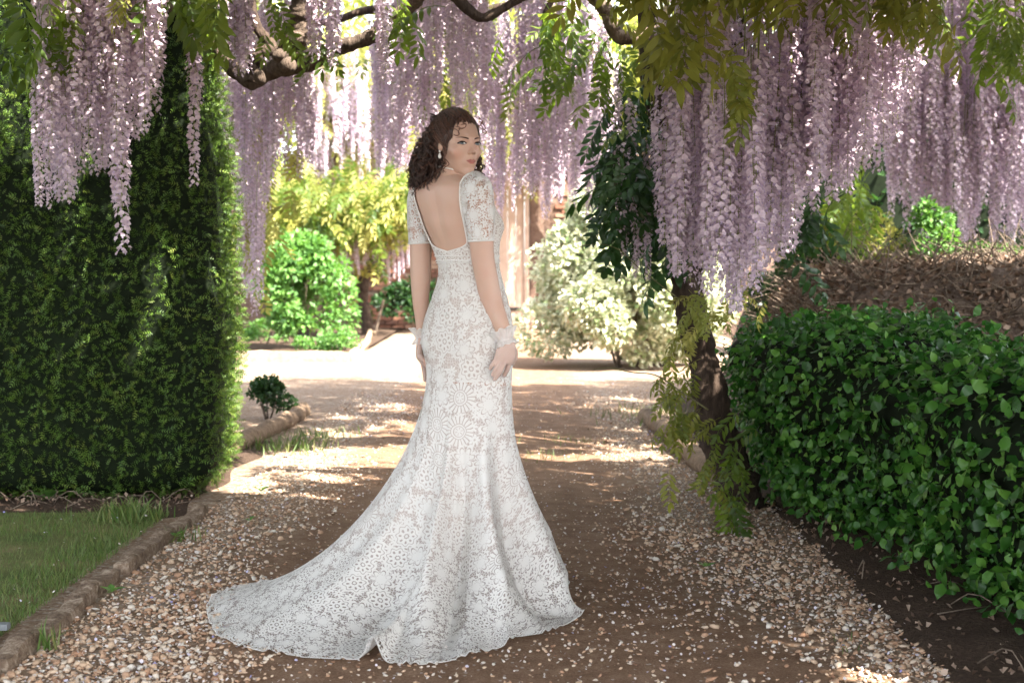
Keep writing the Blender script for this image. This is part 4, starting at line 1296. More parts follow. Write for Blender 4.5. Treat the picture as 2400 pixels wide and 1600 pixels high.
def tree(label, c, h, rad, n, tms, size, seed):
    rg = np.random.default_rng(seed)
    t = thing('tree', label, 'tree', c, 'trees beyond the garden wall')
    c = np.array(c, float)
    q = smooth_path([c, c + [.1, 0, h * .3], c + [-.05, .1, h * .6], c + [.1, 0, h * .85]], 24)
    part('trunk', mesh('trunk', *tube(q, np.linspace(.2, .05, 24), 10), bark_m), t)
    mb = MB()
    pts = []
    for _ in range(46):
        v = nrm(rg.normal(size=3)); v[2] = v[2] * .9
        q = c + [0, 0, h * .58] + v * np.array(rad) * rg.uniform(.35, .92)
        a = c + [0, 0, h * rg.uniform(.25, .6)]
        mb.add(*tube(smooth_path([a, (a + q) / 2 + rg.normal(0, .15, 3), q], 8), np.linspace(.05, .012, 8), 5))
        m = n // 46
        pts.append(q + nrm(rg.normal(size=(m, 3))) * np.cbrt(rg.uniform(.1, 1, (m, 1))) * rad * rg.uniform(.24, .42))
    part('limbs', mb.mesh('limbs', bark_m), t)
    p = np.concatenate(pts)
    Ms = frames(p, rg.normal(0, 1, p.shape) + [0, 0, -.3], rg.normal(0, .6, p.shape) + [0, 0, .8], rg.uniform(.7, 1.3, len(p)) * size)
    join('crown', tms, Ms, rg.integers(0, 2, len(p)), tms[0].mat, t, 'stuff', None, False)
for i, (x, y, h, r, tm, lab) in enumerate((
    (-6.5, 30, 8.5, (3.0, 2.4, 3.4), TL_, 'pale yellow-green tree beyond the wall at the left, behind the yew'),
    (-1.6, 31, 9.0, (2.9, 2.4, 3.6), TL_, 'yellow-green tree beyond the wall, behind the woman'),
    (3.2, 30, 8.5, (2.8, 2.4, 3.4), TL_, 'yellow-green tree beyond the wall, right of the door'),
    (8.5, 29, 9.0, (3.2, 2.4, 3.8), TL_, 'leafy tree beyond the wall, behind the right-hand flower curtain'),
    (13.5, 27, 9.0, (3.6, 2.4, 4.0), L2s(bush_leaf, .6), 'green tree far behind the brown bank at the right edge'),
    (-12, 27, 9.0, (3.6, 2.6, 4.0), L2s(bush_leaf, .6), 'green tree at the far left, behind the yew hedge'))):
    tree(lab, (x, y, 0), h, r, 9000, tm, .20, 90 + i)
# tall evergreen hedge that closes the view on the right, and on the left behind the yew
for i, (lo, hi, lab) in enumerate((((3.4, 17.5, .1), (15, 18.5, 2.9), 'dark clipped hedge in the background at the right'), ((-14, 13.0, .1), (-4.6, 14.0, 2.6), 'dark clipped hedge in the background at the left'))):
    t = thing('background_hedge', lab, 'hedge', ((lo[0] + hi[0]) / 2, lo[1], 0), 'clipped hedges in the background')
    V, F = rounded_box(lo, hi, .2, (40, 12, 20), .02, 81 + i, .06)
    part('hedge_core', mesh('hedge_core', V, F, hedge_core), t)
    p, nn = sample_surface(V, F, 4000)
    join('hedge_foliage', DL_, frames(p, nn + R2.normal(0, .5, p.shape), nn * .5 + R2.normal(0, .5, p.shape) + [0, 0, .4], R2.uniform(.08, .16, len(p))), R2.integers(0, 2, len(p)), dark_leaf, t, 'stuff', None, False)
# ================================================================== the bride
PSI = math.radians(42)
FD = np.array([math.sin(PSI), math.cos(PSI), 0])       # body facing
RD = np.array([math.cos(PSI), -math.sin(PSI), 0])      # her right
YB = 5.04
ROWS = np.array([  # py, cx, half width, half depth
    [408, 1060, .060, .058], [416, 1058, .095, .066], [424, 1056, .135, .072], [436, 1056, .160, .080], [452, 1058, .165, .085],
    [470, 1062, .163, .089], [500, 1070, .154, .094], [530, 1077, .145, .098], [565, 1087, .132, .094],
    [600, 1095, .120, .088], [622, 1098, .116, .086], [650, 1101, .122, .090], [700, 1100, .150, .103],
    [750, 1097, .174, .118], [795, 1096, .178, .121], [850, 1099, .170, .120], [900, 1099, .165, .118],
    [940, 1099, .162, .116]])

def torso_row(py):
    return [np.interp(py, ROWS[:, 0], ROWS[:, k]) for k in (1, 2, 3)]

def torso(py, al, off=0.0):
    """point of the torso at height py and angle al (0 = front, 90 = her right, 180 = back)"""
    py = np.asarray(py, float); al = np.asarray(al, float)
    # smooth interpolation of the rows
    cx = sm_interp(py, 1); a = sm_interp(py, 2) + off; b = sm_interp(py, 3) + off
    back = np.abs(np.angle(np.exp(1j * (al - math.pi))))
    inb = np.clip((600 - py) / 60, 0, 1) * np.clip((py - 415) / 30, 0, 1)
    gro = -.006 * np.exp(-(back / .13)**2) * inb
    sca = .005 * np.exp(-((back - .62) / .28)**2) * np.exp(-((py - 475) / 35)**2)
    hip = .010 * np.exp(-((back - .55) / .4)**2) * np.exp(-((py - 800) / 45)**2)
    # bust in front
    fr = np.abs(np.angle(np.exp(1j * al)))
    bust = .020 * np.exp(-((fr - .5) / .5)**2) * np.exp(-((py - 528) / 34)**2) + .02 * np.exp(-(fr / .9)**2) * np.exp(-((py - 525) / 40)**2)
    k = 1 + (gro + sca + hip + bust) / .11
    c = np.stack([np.array(P(1200, p, YB)) for p in np.atleast_1d(py).ravel()]).reshape(py.shape + (3,))
    c = c + ((cx - 1200) / FPX * 5.05)[..., None] * np.array([1.0, 0, 0])
    sa, ca = np.sin(al), np.cos(al)
    return c + (a * sa * k)[..., None] * RD + (b * ca * k)[..., None] * FD

def sm_interp(x, k):
    """monotone-ish cubic through the table"""
    t = ROWS[:, 0]; v = ROWS[:, k]
    m = np.gradient(v, t)
    x = np.clip(x, t[0], t[-1])
    i = np.clip(np.searchsorted(t, x) - 1, 0, len(t) - 2)
    h = t[i + 1] - t[i]; u = (x - t[i]) / h
    return (2*u**3 - 3*u**2 + 1) * v[i] + (u**3 - 2*u**2 + u) * h * m[i] + (-2*u**3 + 3*u**2) * v[i+1] + (u**3 - u**2) * h * m[i+1]

# ---- head: a star-shaped surface cast onto a signed distance field
PHI = math.radians(35.5)
HF = np.array([math.sin(PHI), -math.cos(PHI), 0.0])
HU = np.array([0, 0, 1.0])
_r = math.radians(-0.5)
HL = np.cross(HU, HF)
HU, HL = HU * math.cos(_r) + HL * math.sin(_r), HL * math.cos(_r) - HU * math.sin(_r)
HO = P(1072.2, 341.0, 5.02)
HM = np.stack([HF, HL, HU], 1)         # local (f, l, u) -> world

def hw(p): return np.asarray(p, float) @ HM.T + HO
def hlocal(p): return (np.asarray(p, float) - HO) @ HM

def smin(a, b, k):
    h = np.clip(.5 + .5 * (b - a) / k, 0, 1)
    return b * (1 - h) + a * h - k * h * (1 - h)
def ell(p, c, r):
    q = (p - np.array(c)) / np.array(r)
    l = np.linalg.norm(q, axis=-1)
    return (l - 1) * min(r)
def cap(p, a, b, ra, rb=None):
    a = np.array(a); b = np.array(b); rb = ra if rb is None else rb
    t = np.clip(((p - a) @ (b - a)) / ((b - a) @ (b - a)), 0, 1)
    return np.linalg.norm(p - a - t[..., None] * (b - a), axis=-1) - (ra + (rb - ra) * t)

def head_sdf(p):
    p = p.copy()
    p[..., 1] = np.abs(p[..., 1])
    d = ell(p, (-.015, 0, .024), (.099, .073, .094))
    d = smin(d, ell(p, (.031, 0, -.028), (.054, .0525, .064)), .02)
    d = smin(d, ell(p, (.035, 0, -.064), (.045, .036, .038)), .02)
    d = smin(d, cap(p, (.002, .043, -.056), (.064, .009, -.098), .009, .0095), .020)
    d = smin(d, ell(p, (.069, 0, -.097), (.014, .015, .013)), .014)
    d = smin(d, ell(p, (.056, .038, -.026), (.018, .018, .016)), .022)
    d = smin(d, cap(p, (.079, .006, .017), (.066, .040, .020), .008, .007), .014)
    # eye sockets, lids
    d = -smin(-d, np.linalg.norm(p - np.array([.094, .031, .002]), axis=-1) - .014, .010)
    d = smin(d, np.linalg.norm(p - np.array([.0685, .0315, .0]), axis=-1) - .0142, .004)
    # nose
    d = smin(d, cap(p, (.082, 0, .006), (.102, 0, -.026), .0050, .0062), .010)
    d = smin(d, ell(p, (.1045, 0, -.0275), (.0075, .0072, .0068)), .006)
    d = smin(d, ell(p, (.0925, .0090, -.0318), (.0085, .0048, .0050)), .005)
    # lips
    d = smin(d, ell(p, (.075, 0, -.062), (.015, .023, .017)), .010)
    d = smin(d, cap(p, (.0885, .003, -.0575), (.080, .020, -.0615), .0034, .0018), .003)
    d = smin(d, cap(p, (.0870, .000, -.0670), (.080, .017, -.0630), .0048, .0020), .003)
    return d

def head_mesh():
    nu, nv = 220, 150
    C0 = np.array([.015, 0, -.012])
    th = np.linspace(0.0, math.pi, nv + 1); ph = np.linspace(0, 2 * math.pi, nu, endpoint=False)
    D = np.stack([np.sin(th)[:, None] * np.cos(ph), np.sin(th)[:, None] * np.sin(ph), np.cos(th)[:, None] * np.ones(nu)], -1).reshape(-1, 3)
    lo = np.full(len(D), 0.03); hi = np.full(len(D), 0.19)
    # march inward from outside
    t = np.full(len(D), 0.19)
    for _ in range(70):
        d = head_sdf(C0 + D * t[:, None])
        t = np.clip(t - np.clip(d, -.004, .02) * .7, .02, .2)
    V = C0 + D * t[:, None]
    i = np.arange(nv)[:, None] * nu; j = np.arange(nu)[None]; k = (j + 1) % nu
    F = np.stack([i + j, i + nu + j, i + nu + k, i + k], -1).reshape(-1, 4)
    return V, F

HV, HFa = head_mesh()
def head_surf(D, off=0.0):
    """points of the head surface along local directions from the centre"""
    C0 = np.array([.015, 0, -.012]); D = nrm(D)
    t = np.full(len(D), 0.19)
    for _ in range(70):
        d = head_sdf(C0 + D * t[:, None])
        t = np.clip(t - np.clip(d, -.004, .02) * .7, .02, .2)
    return C0 + D * (t + off)[:, None] if np.ndim(off) else C0 + D * (t[:, None] + off)

RA = ppath([(1092, 446, 4.97, .038), (1111, 450, 4.94, .047), (1123, 470, 4.93, .049), (1127, 540, 4.92, .0435), (1131, 600, 4.92, .0405), (1139, 645, 4.92, .0395), (1151, 700, 4.92, .0375),
            (1167, 742, 4.905, .031), (1180, 775, 4.893, .0265), (1186, 800, 4.888, .026)])
LA = ppath([(1010, 428, 5.11, .050), (992, 440, 5.13, .050), (986, 480, 5.14, .045), (986, 570, 5.14, .040), (986, 640, 5.14, .0375), (986, 700, 5.14, .031), (989, 745, 5.14, .0255), (990, 778, 5.14, .022), (990, 800, 5.14, .022)])

body = MB()
PYS = np.linspace(408, 938, 80); ALS = np.linspace(0, 2 * math.pi, 72, endpoint=False)
TV = torso(PYS[:, None] + 0 * ALS, ALS[None] + 0 * PYS[:, None])
tv = TV.reshape(-1, 3)
tv = np.concatenate([tv, [TV[0].mean(0), TV[-1].mean(0)]])
n_, m_ = TV.shape[:2]
jj = np.arange(m_); kk = (jj + 1) % m_
body.add(tv, grid_faces(n_, m_, True))
body.T.append(np.concatenate([np.stack([np.full(m_, n_ * m_), kk, jj], 1), np.stack([np.full(m_, n_ * m_ + 1), (n_ - 1) * m_ + jj, (n_ - 1) * m_ + kk], 1)]) + body.n - len(tv))
# neck
nk = smooth_path(ppath([(1058, 428, 5.03, .072), (1057, 412, 5.025, .056), (1058, 398, 5.025, .047), (1059, 375, 5.03, .045), (1062, 352, 5.03, .047)]), 16)
body.add(*tube(nk[:, :3], nk[:, 3], 28))
body.add(HV @ HM.T + HO, HFa)
# trapezius slopes to both shoulders
for q in ([(1058, 418, 5.02, .042), (1084, 436, 4.985, .036), (1106, 450, 4.95, .035)], [(1056, 414, 5.03, .044), (1030, 424, 5.075, .042), (1000, 440, 5.12, .042)]):
    q = smooth_path(ppath(q), 12)
    body.add(*tube(q[:, :3], q[:, 3], 20))
# ear
for sgn in (-1, 1):
    e = hw(np.array([-.004, .0755 * sgn, -.012]))
    ev, ef = ball((0, 0, 0), (.016, .0075, .029), 16, 12)
    # hollow of the ear
    ang = math.radians(-12)
    body.add(hw(ev * [1, 1, 1] + [.002, .0720 * sgn, .004]), ef)
for A in (RA, LA):
    q = smooth_path(A, 60)
    body.add(*tube(q[:, :3], q[:, 3], 28))
# legs and feet under the dress
for sx in (-1, 1):
    hipc = P(1099, 930, YB) + RD * .075 * sx
    q = smooth_path([[*(hipc), .078], [*(hipc + [0, 0, -.22] - RD * .01 * sx), .062], [hipc[0], hipc[1], .42, .052], [hipc[0], hipc[1], .25, .05], [hipc[0], hipc[1], .07, .036]], 24)
    body.add(*tube(q[:, :3], q[:, 3], 18))
    fp = np.array([hipc[0], hipc[1], .06]); 
    q = smooth_path([[*(fp - FD * .04), .03], [*(fp + FD * .05 - [0, 0, .015]), .036], [*(fp + FD * .15 - [0, 0, .035]), .022]], 12)
    body.add(*tube(q[:, :3], q[:, 3], 14))
# hands
def hand(pal, wd, fingers):
    q = smooth_path(ppath(pal), 18)
    body.add(*tube(q[:, :3], q[:, 3], 22, wdir=wd, flat=q[:, 4]))
    for fg in fingers:
        q = smooth_path(ppath(fg), 14)
        body.add(*tube(q[:, :3], q[:, 3], 12))
        body.add(*ball(q[-1, :3], q[-1, 3], 10, 8))
hand([(1185, 790, 4.888, .026, .85), (1187, 805, 4.886, .029, .68), (1186, 820, 4.883, .034, .50), (1183, 836, 4.880, .036, .42), (1180, 847, 4.880, .034, .36), (1179, 852, 4.881, .028, .3)],
     [.97, .2, .12],
     [[(1165, 836, 4.882, .0095), (1159, 848, 4.873, .0085), (1153, 856, 4.873, .0078), (1149, 863, 4.878, .0066)],
      [(1174, 840, 4.880, .0100), (1167, 858, 4.868, .0088), (1160, 869, 4.870, .0080), (1155, 878, 4.876, .0070)],
      [(1184, 842, 4.880, .0100), (1176, 861, 4.868, .0090), (1168, 876, 4.870, .0082), (1160, 888, 4.878, .0070)],
      [(1195, 840, 4.888, .0098), (1192, 856, 4.890, .0088), (1187, 869, 4.896, .0080), (1182, 879, 4.903, .0068)],
      [(1198, 808, 4.913, .0125), (1207, 826, 4.933, .0105), (1206, 840, 4.943, .0092), (1201, 851, 4.948, .0075)]])
hand([(989, 790, 5.14, .023, .9), (988, 806, 5.135, .029, .62), (986, 820, 5.13, .036, .46), (985, 834, 5.125, .036, .40), (986, 841, 5.125, .030, .34)],
     [.12, 1.0, .0],
     [[(984, 834, 5.155, .0095), (990, 848, 5.16, .0088), (994, 868, 5.16, .0078), (996, 891, 5.155, .0062)],
      [(983, 836, 5.135, .0098), (990, 849, 5.135, .0088), (1000, 857, 5.125, .0080), (1007, 868, 5.12, .0066)],
      [(983, 836, 5.115, .0095), (990, 846, 5.112, .0086), (1000, 853, 5.108, .0078), (1008, 862, 5.105, .0066)],
      [(985, 833, 5.095, .0088), (991, 842, 5.09, .0078), (999, 848, 5.088, .0070), (1005, 855, 5.088, .006)],
      [(994, 808, 5.145, .0120), (998, 822, 5.155, .0100), (1000, 834, 5.165, .0088), (1002, 845, 5.17, .0072)]])

def remesh(mb, vox, it=2):
    V, F, A = mb.arrays()
    me = mesh('tmp', V, F)
    o = obj('tmp', me)
    m = o.modifiers.new('r', 'REMESH'); m.mode = 'VOXEL'; m.voxel_size = vox
    s = o.modifiers.new('s', 'SMOOTH'); s.iterations = it; s.factor = 0.5
    d_ = o.modifiers.new('d', 'DECIMATE'); d_.ratio = .36; d_.use_collapse_triangulate = True
    dg = bpy.context.evaluated_depsgraph_get()
    ev = o.evaluated_get(dg)
    m2 = bpy.data.meshes.new_from_object(ev)
    n = len(m2.vertices)
    V = np.empty(n * 3, np.float32); m2.vertices.foreach_get('co', V)
    F = np.empty(len(m2.polygons) * 3, np.int32)
    m2.loops.foreach_get('vertex_index', F)
    bpy.data.objects.remove(o); bpy.data.meshes.remove(m2); bpy.data.meshes.remove(me)
    return V.reshape(-1, 3).astype(float), F.reshape(-1, 3)

BV, BF = remesh(body, VOX, 2)

# ---- skin colour (make-up included: lips, blush)
skin = np.tile(np.array([.520, .342, .262]), (len(BV), 1))
h = hlocal(BV); hl = np.abs(h[:, 1])
def blend(mask, col):
    global skin
    skin = skin * (1 - mask[:, None]) + np.array(col) * mask[:, None]
isf = (h[:, 0] > .03) & (np.abs(h[:, 2]) < .13)
blush = .34 * np.exp(-(((h[:, 0] - .062) / .022)**2 + ((hl - .046) / .018)**2 + ((h[:, 2] + .034) / .018)**2)) * isf
blend(blush, (.60, .25, .19))
zmid = -.0645 + .0 * hl
up = np.clip((.0205 - hl) / .003, 0, 1)
top = -.0568 + .0020 * np.exp(-((hl - .006) / .005)**2) - .002 * np.exp(-(hl / .003)**2) - 0.32 * np.clip(hl - .006, 0, 1)
bot = -.0703 + .5 * np.clip(hl - .006, 0, 1)
hz = h[:, 2] - 8 * hl**2
lip = up * np.clip((top + .0025 - hz) / .0015, 0, 1) * np.clip((hz - bot) / .0015, 0, 1) * (h[:, 0] > .068)
blend(lip * .9, (.30, .055, .05))
line = up * np.exp(-((hz + .0622) / .0012)**2) * (h[:, 0] > .07)
blend(line * .9, (.16, .04, .035))
nost = np.exp(-(((h[:, 0] - .098) / .006)**2 + ((hl - .0060) / .0032)**2 + ((h[:, 2] + .0375) / .003)**2))
blend(np.clip(nost, 0, 1) * .75, (.15, .06, .05))
lid = np.exp(-(((hl - .0315) / .016)**2 + ((h[:, 2] - .007) / .006)**2)) * (h[:, 0] > .06)
blend(lid * .55, (.28, .15, .11))
# elbow, knuckles a little redder
for c_, s_ in ((P(1139, 640, 4.88), .022), (P(1178, 845, 4.9), .02)):
    blend(.25 * np.exp(-(np.linalg.norm(BV - c_, axis=1) / s_)**2), (.55, .28, .22))

M = Mat('skin')
col = M.attr('col', 'Color')
nz = M.noise(160, 3)
nz2 = M.noise(14, 4)
c2 = M.mix(xmin(xmax(nz * .12 + (nz2 - .42) * .5, 0), .35), col, (.46, .235, .175))
skin_m = M.done(M.pbsdf(c2, .42, M.bump(M.noise(900, 2), .04, .002), .35, **{'Subsurface Weight': .12, 'Subsurface Scale': .01}))

person = thing('person', 'woman in a white lace wedding dress with a long train, looking back over her shoulder', 'person', (P(1099, 900, YB)[0], YB, 0))
o_body = part('body', mesh('body', BV, BF, skin_m, True, {'col': skin}), person)

# ---- face details: eyes, lashes, brows
def face_pts(l, u, off):
    """project (l,u) onto the front of the face along f"""
    l = np.asarray(l, float); u = np.asarray(u, float)
    f = np.full(l.shape, .14)
    for _ in range(90):
        d = head_sdf(np.stack([f, l, u], -1))
        f = f - np.clip(d, -.003, .01) * .6
    return np.stack([f + off, l, u], -1)

def strip_patch(name, top_, bot_, l0, l1, mat, n=14, m=5, off=.0012, parent=None, cent=None):
    ls = np.linspace(l0, l1, n)
    L = np.repeat(ls[:, None], m, 1)
    w = np.linspace(0, 1, m)[None]
    U = bot_(ls)[:, None] * (1 - w) + top_(ls)[:, None] * w
    V = face_pts(L, U, off)
    return hw(V.reshape(-1, 3)), grid_faces(n, m)

sclera = simple('eye_white', (.50, .46, .45), .25, .05, 200, 0, .5)
irism = simple('iris_grey_blue', (.03, .05, .065), .15, .4, 800, 0, .5)
pupilm = simple('pupil_black', (.008, .008, .008), .1, .1, 50, 0, .6)
lashm = simple('lash_brown', (.018, .010, .008), .6, .2, 300, 0, .2)
browm = simple('brow_brown', (.038, .017, .011), .7, .4, 900, .2, .2)
for sg in (-1, 1):
    cl = .0315 * sg
    tp = lambda l: .0004 + .0058 * np.clip(1 - ((l - cl) / .0132)**2, 0, 1)**.6
    bt = lambda l: .0004 - .0042 * np.clip(1 - ((l - cl) / .0132)**2, 0, 1)**.7
    V, F = strip_patch('eye', tp, bt, cl - .0132, cl + .0132, sclera)
    eye = part('eye', mesh('eye', V, F, sclera), person)
    ic = cl - .0040                          # gaze toward the camera, to her right
    for nm, rr, mt, of in (('iris', .0062, irism, .0017), ('pupil', .0032, pupilm, .0022)):
        t2 = lambda l: np.minimum(.0010 + np.sqrt(np.clip(rr**2 - (l - ic)**2, 0, 1)), tp(l) - .0003)
        b2 = lambda l: np.maximum(.0010 - np.sqrt(np.clip(rr**2 - (l - ic)**2, 0, 1)), bt(l) + .0003)
        V, F = strip_patch(nm, t2, b2, ic - rr, ic + rr, mt, 12, 4, of)
        obj(nm, mesh(nm, V, F, mt), eye)
    ls = np.linspace(cl - .0145, cl + .0145, 14)
    V, F = tube(hw(face_pts(ls, tp(ls) + .0003, .0016)), np.linspace(.0018, .0031, 14) if sg > 0 else np.linspace(.0031, .0018, 14), 6)
    obj('eyelash', mesh('eyelash', V, F, lashm), o_body)
    V, F = tube(hw(face_pts(ls, bt(ls), .0008)), .0008, 5)
    obj('eyelash', mesh('eyelash', V, F, lashm), o_body)
    ls = np.linspace(.012, .050, 16)
    us = .0166 + .0048 * np.sin(np.clip((ls - .012) / .038, 0, 1) * math.pi * .75)
    wd = .0026 * np.clip(1.12 - ((ls - .012) / .038)**1.5, .2, 1) 
    V = face_pts(np.repeat(ls[:, None] * sg, 4, 1), us[:, None] + wd[:, None] * np.linspace(-1, 1, 4)[None], .0008)
    obj('eyebrow', mesh('eyebrow', hw(V.reshape(-1, 3)), grid_faces(16, 4), browm), o_body)

# ---- lace
def lace_mat(name, gap, thread=(.86, .835, .80), scale=1.0, alpha=True):
    M = Mat(name)
    uv = M.coord('UV')
    wn_ = M.node('TexNoise'); wn_.inputs['Scale'].default_value = 22; M.link(uv, wn_.inputs['Vector'])
    wv = M.node('VectorMath', operation='MULTIPLY_ADD'); M.link(wn_.outputs['Color'], wv.inputs[0]); wv.inputs[1].default_value = (.012, .012, 0); M.link(uv, wv.inputs[2])
    uv = wv.outputs[0]
    def layer(sc, rnd, seed):
        mp = M.node('Mapping'); mp.inputs['Location'].default_value = (seed, seed * .7, 0)
        M.link(uv, mp.inputs[0])
        v = M.voro(sc, mp.outputs[0], 'F1', rnd, '2D')
        sub = M.node('VectorMath', operation='SCALE'); M.link(mp.outputs[0], sub.inputs[0]); sub.inputs['Scale'].default_value = sc
        sc2 = M.node('VectorMath', operation='SCALE'); M.link(v.outputs['Position'], sc2.inputs[0]); sc2.inputs['Scale'].default_value = sc
        d = M.node('VectorMath', operation='SUBTRACT'); M.link(sub.outputs[0], d.inputs[0]); M.link(sc2.outputs[0], d.inputs[1])
        sp = M.node('SeparateXYZ'); M.link(d.outputs[0], sp.inputs[0])
        an = X.m('ARCTAN2', X(sp.outputs[1]), X(sp.outputs[0]))
        r = X.m('SQRT', X(sp.outputs[0]) * X(sp.outputs[0]) + X(sp.outputs[1]) * X(sp.outputs[1]))
        sc3 = M.node('SeparateColor'); M.link(v.outputs['Color'], sc3.inputs[0])
        return r, an, X(sc3.outputs[0]), X(sc3.outputs[1])
    # large motifs
    r, an, k, k2 = layer(10.5 * scale, .45, 0)
    an = an + k2 * 6.28
    R = r * (1 / .55)
    wheel = xmax(xmax(band(R, .0, .32), band(R, .36, .48)), band(R, .52, 1.0) * (xcos(an * 20) > -.72))
    wheel = wheel - band(R, .10, .26) * (xcos(an * 6) > .86)
    pe = X.m('POWER', xabs(xcos(an * 3.5)), .8) * .70 + .30
    q = R / pe
    leaf = (q < 1.0) - band(q, .68, .77) * (R > .36) - band(q, .32, .37) * (R > .34)
    sc_ = xcos(an * 8) * .10 + .88
    q2 = R / sc_
    scal = (q2 < 1.0) - band(q2, .36, .56) * (xcos(an * 8) > .35) - band(q2, .12, .2) - band(q2, .74, .79)
    w1 = (k < .06); w2 = band(k, .06, .64); w3 = (k > .64)
    big = wheel * w1 + leaf * w2 + scal * w3
    inbig = (R < 1.0) * w1 + (q < 1.0) * w2 + (q2 < 1.0) * w3
    # small flowers
    r2, a2, k3, k4 = layer(24 * scale, .55, 3.7)
    R2 = r2 * (1 / .50)
    pe2 = xabs(xcos((a2 + k4 * 6.28) * 4)) * .62 + .38
    q3 = R2 / pe2
    small = (q3 < 1.0) - (R2 < .16)
    # net
    e = M.voro(95 * scale, uv, 'DISTANCE_TO_EDGE', .9, '2D')
    net = X(e.outputs[0]) < .075
    m = xmax(xmax(xmin(xmax(big, 0), 1), small * (1 - inbig)), net * (1 - inbig))
    m = xmin(xmax(m, 0), 1)
    fine = M.noise(420, 3, .6, uv)
    hgt = m * .8 + fine * .4
    b = M.bump(hgt, .9, .005)
    c = M.mix(fine, tuple(t * .86 for t in thread), thread)
    th = M.pbsdf(c, .8, b, .15)
    th = M.mixs(.22, th, M.transl(thread))
    if gap is None:
        g = M.transp()
    else:
        g = M.pbsdf(gap, .8, None, .1)
    return M.done(M.mixs(m, g, th))

lace_open = lace_mat('white_lace_open', None, scale=.98)
M = Mat('nude_lining')
zz = M.node('SeparateXYZ'); M.link(M.pos(), zz.inputs[0])
lo_ = X.m('MULTIPLY', X.m('SUBTRACT', .30, X(zz.outputs[2])), 4.0)
lo_ = xmin(xmax(lo_, 0), 1)
lining_m = M.done(M.mixs(lo_ * .45, M.pbsdf((.58, .50, .46), .7, None, .2), M.transp()))
pearl_m = simple('pearl_bead', (.72, .70, .67), .5, .05, 80, 0, .5)

# hem of the dress, ordered round the skirt: (angle seen from above, 0 = toward camera, + = image right), photo pixel
HEM = np.array([(-180, 1085, 1338), (-150, 930, 1336), (-122, 700, 1354), (-103, 560, 1376), (-92, 497, 1398), (-84, 484, 1428), (-76, 490, 1462), (-68, 512, 1502),
                (-60, 560, 1518), (-52, 612, 1530), (-42, 714, 1545), (-33, 800, 1549), (-26, 850, 1551), (-20, 875, 1553), (-14, 905, 1557), (-6, 969, 1563), (3, 1020, 1559), (12, 1071, 1551),
                (24, 1173, 1522), (30, 1205, 1508), (36, 1275, 1490), (46, 1330, 1466), (55, 1370, 1443), (63, 1325, 1418), (70, 1300, 1400), (78, 1335, 1372), (88, 1290, 1345),
                (105, 1250, 1330), (135, 1170, 1336), (180, 1085, 1338)], float)

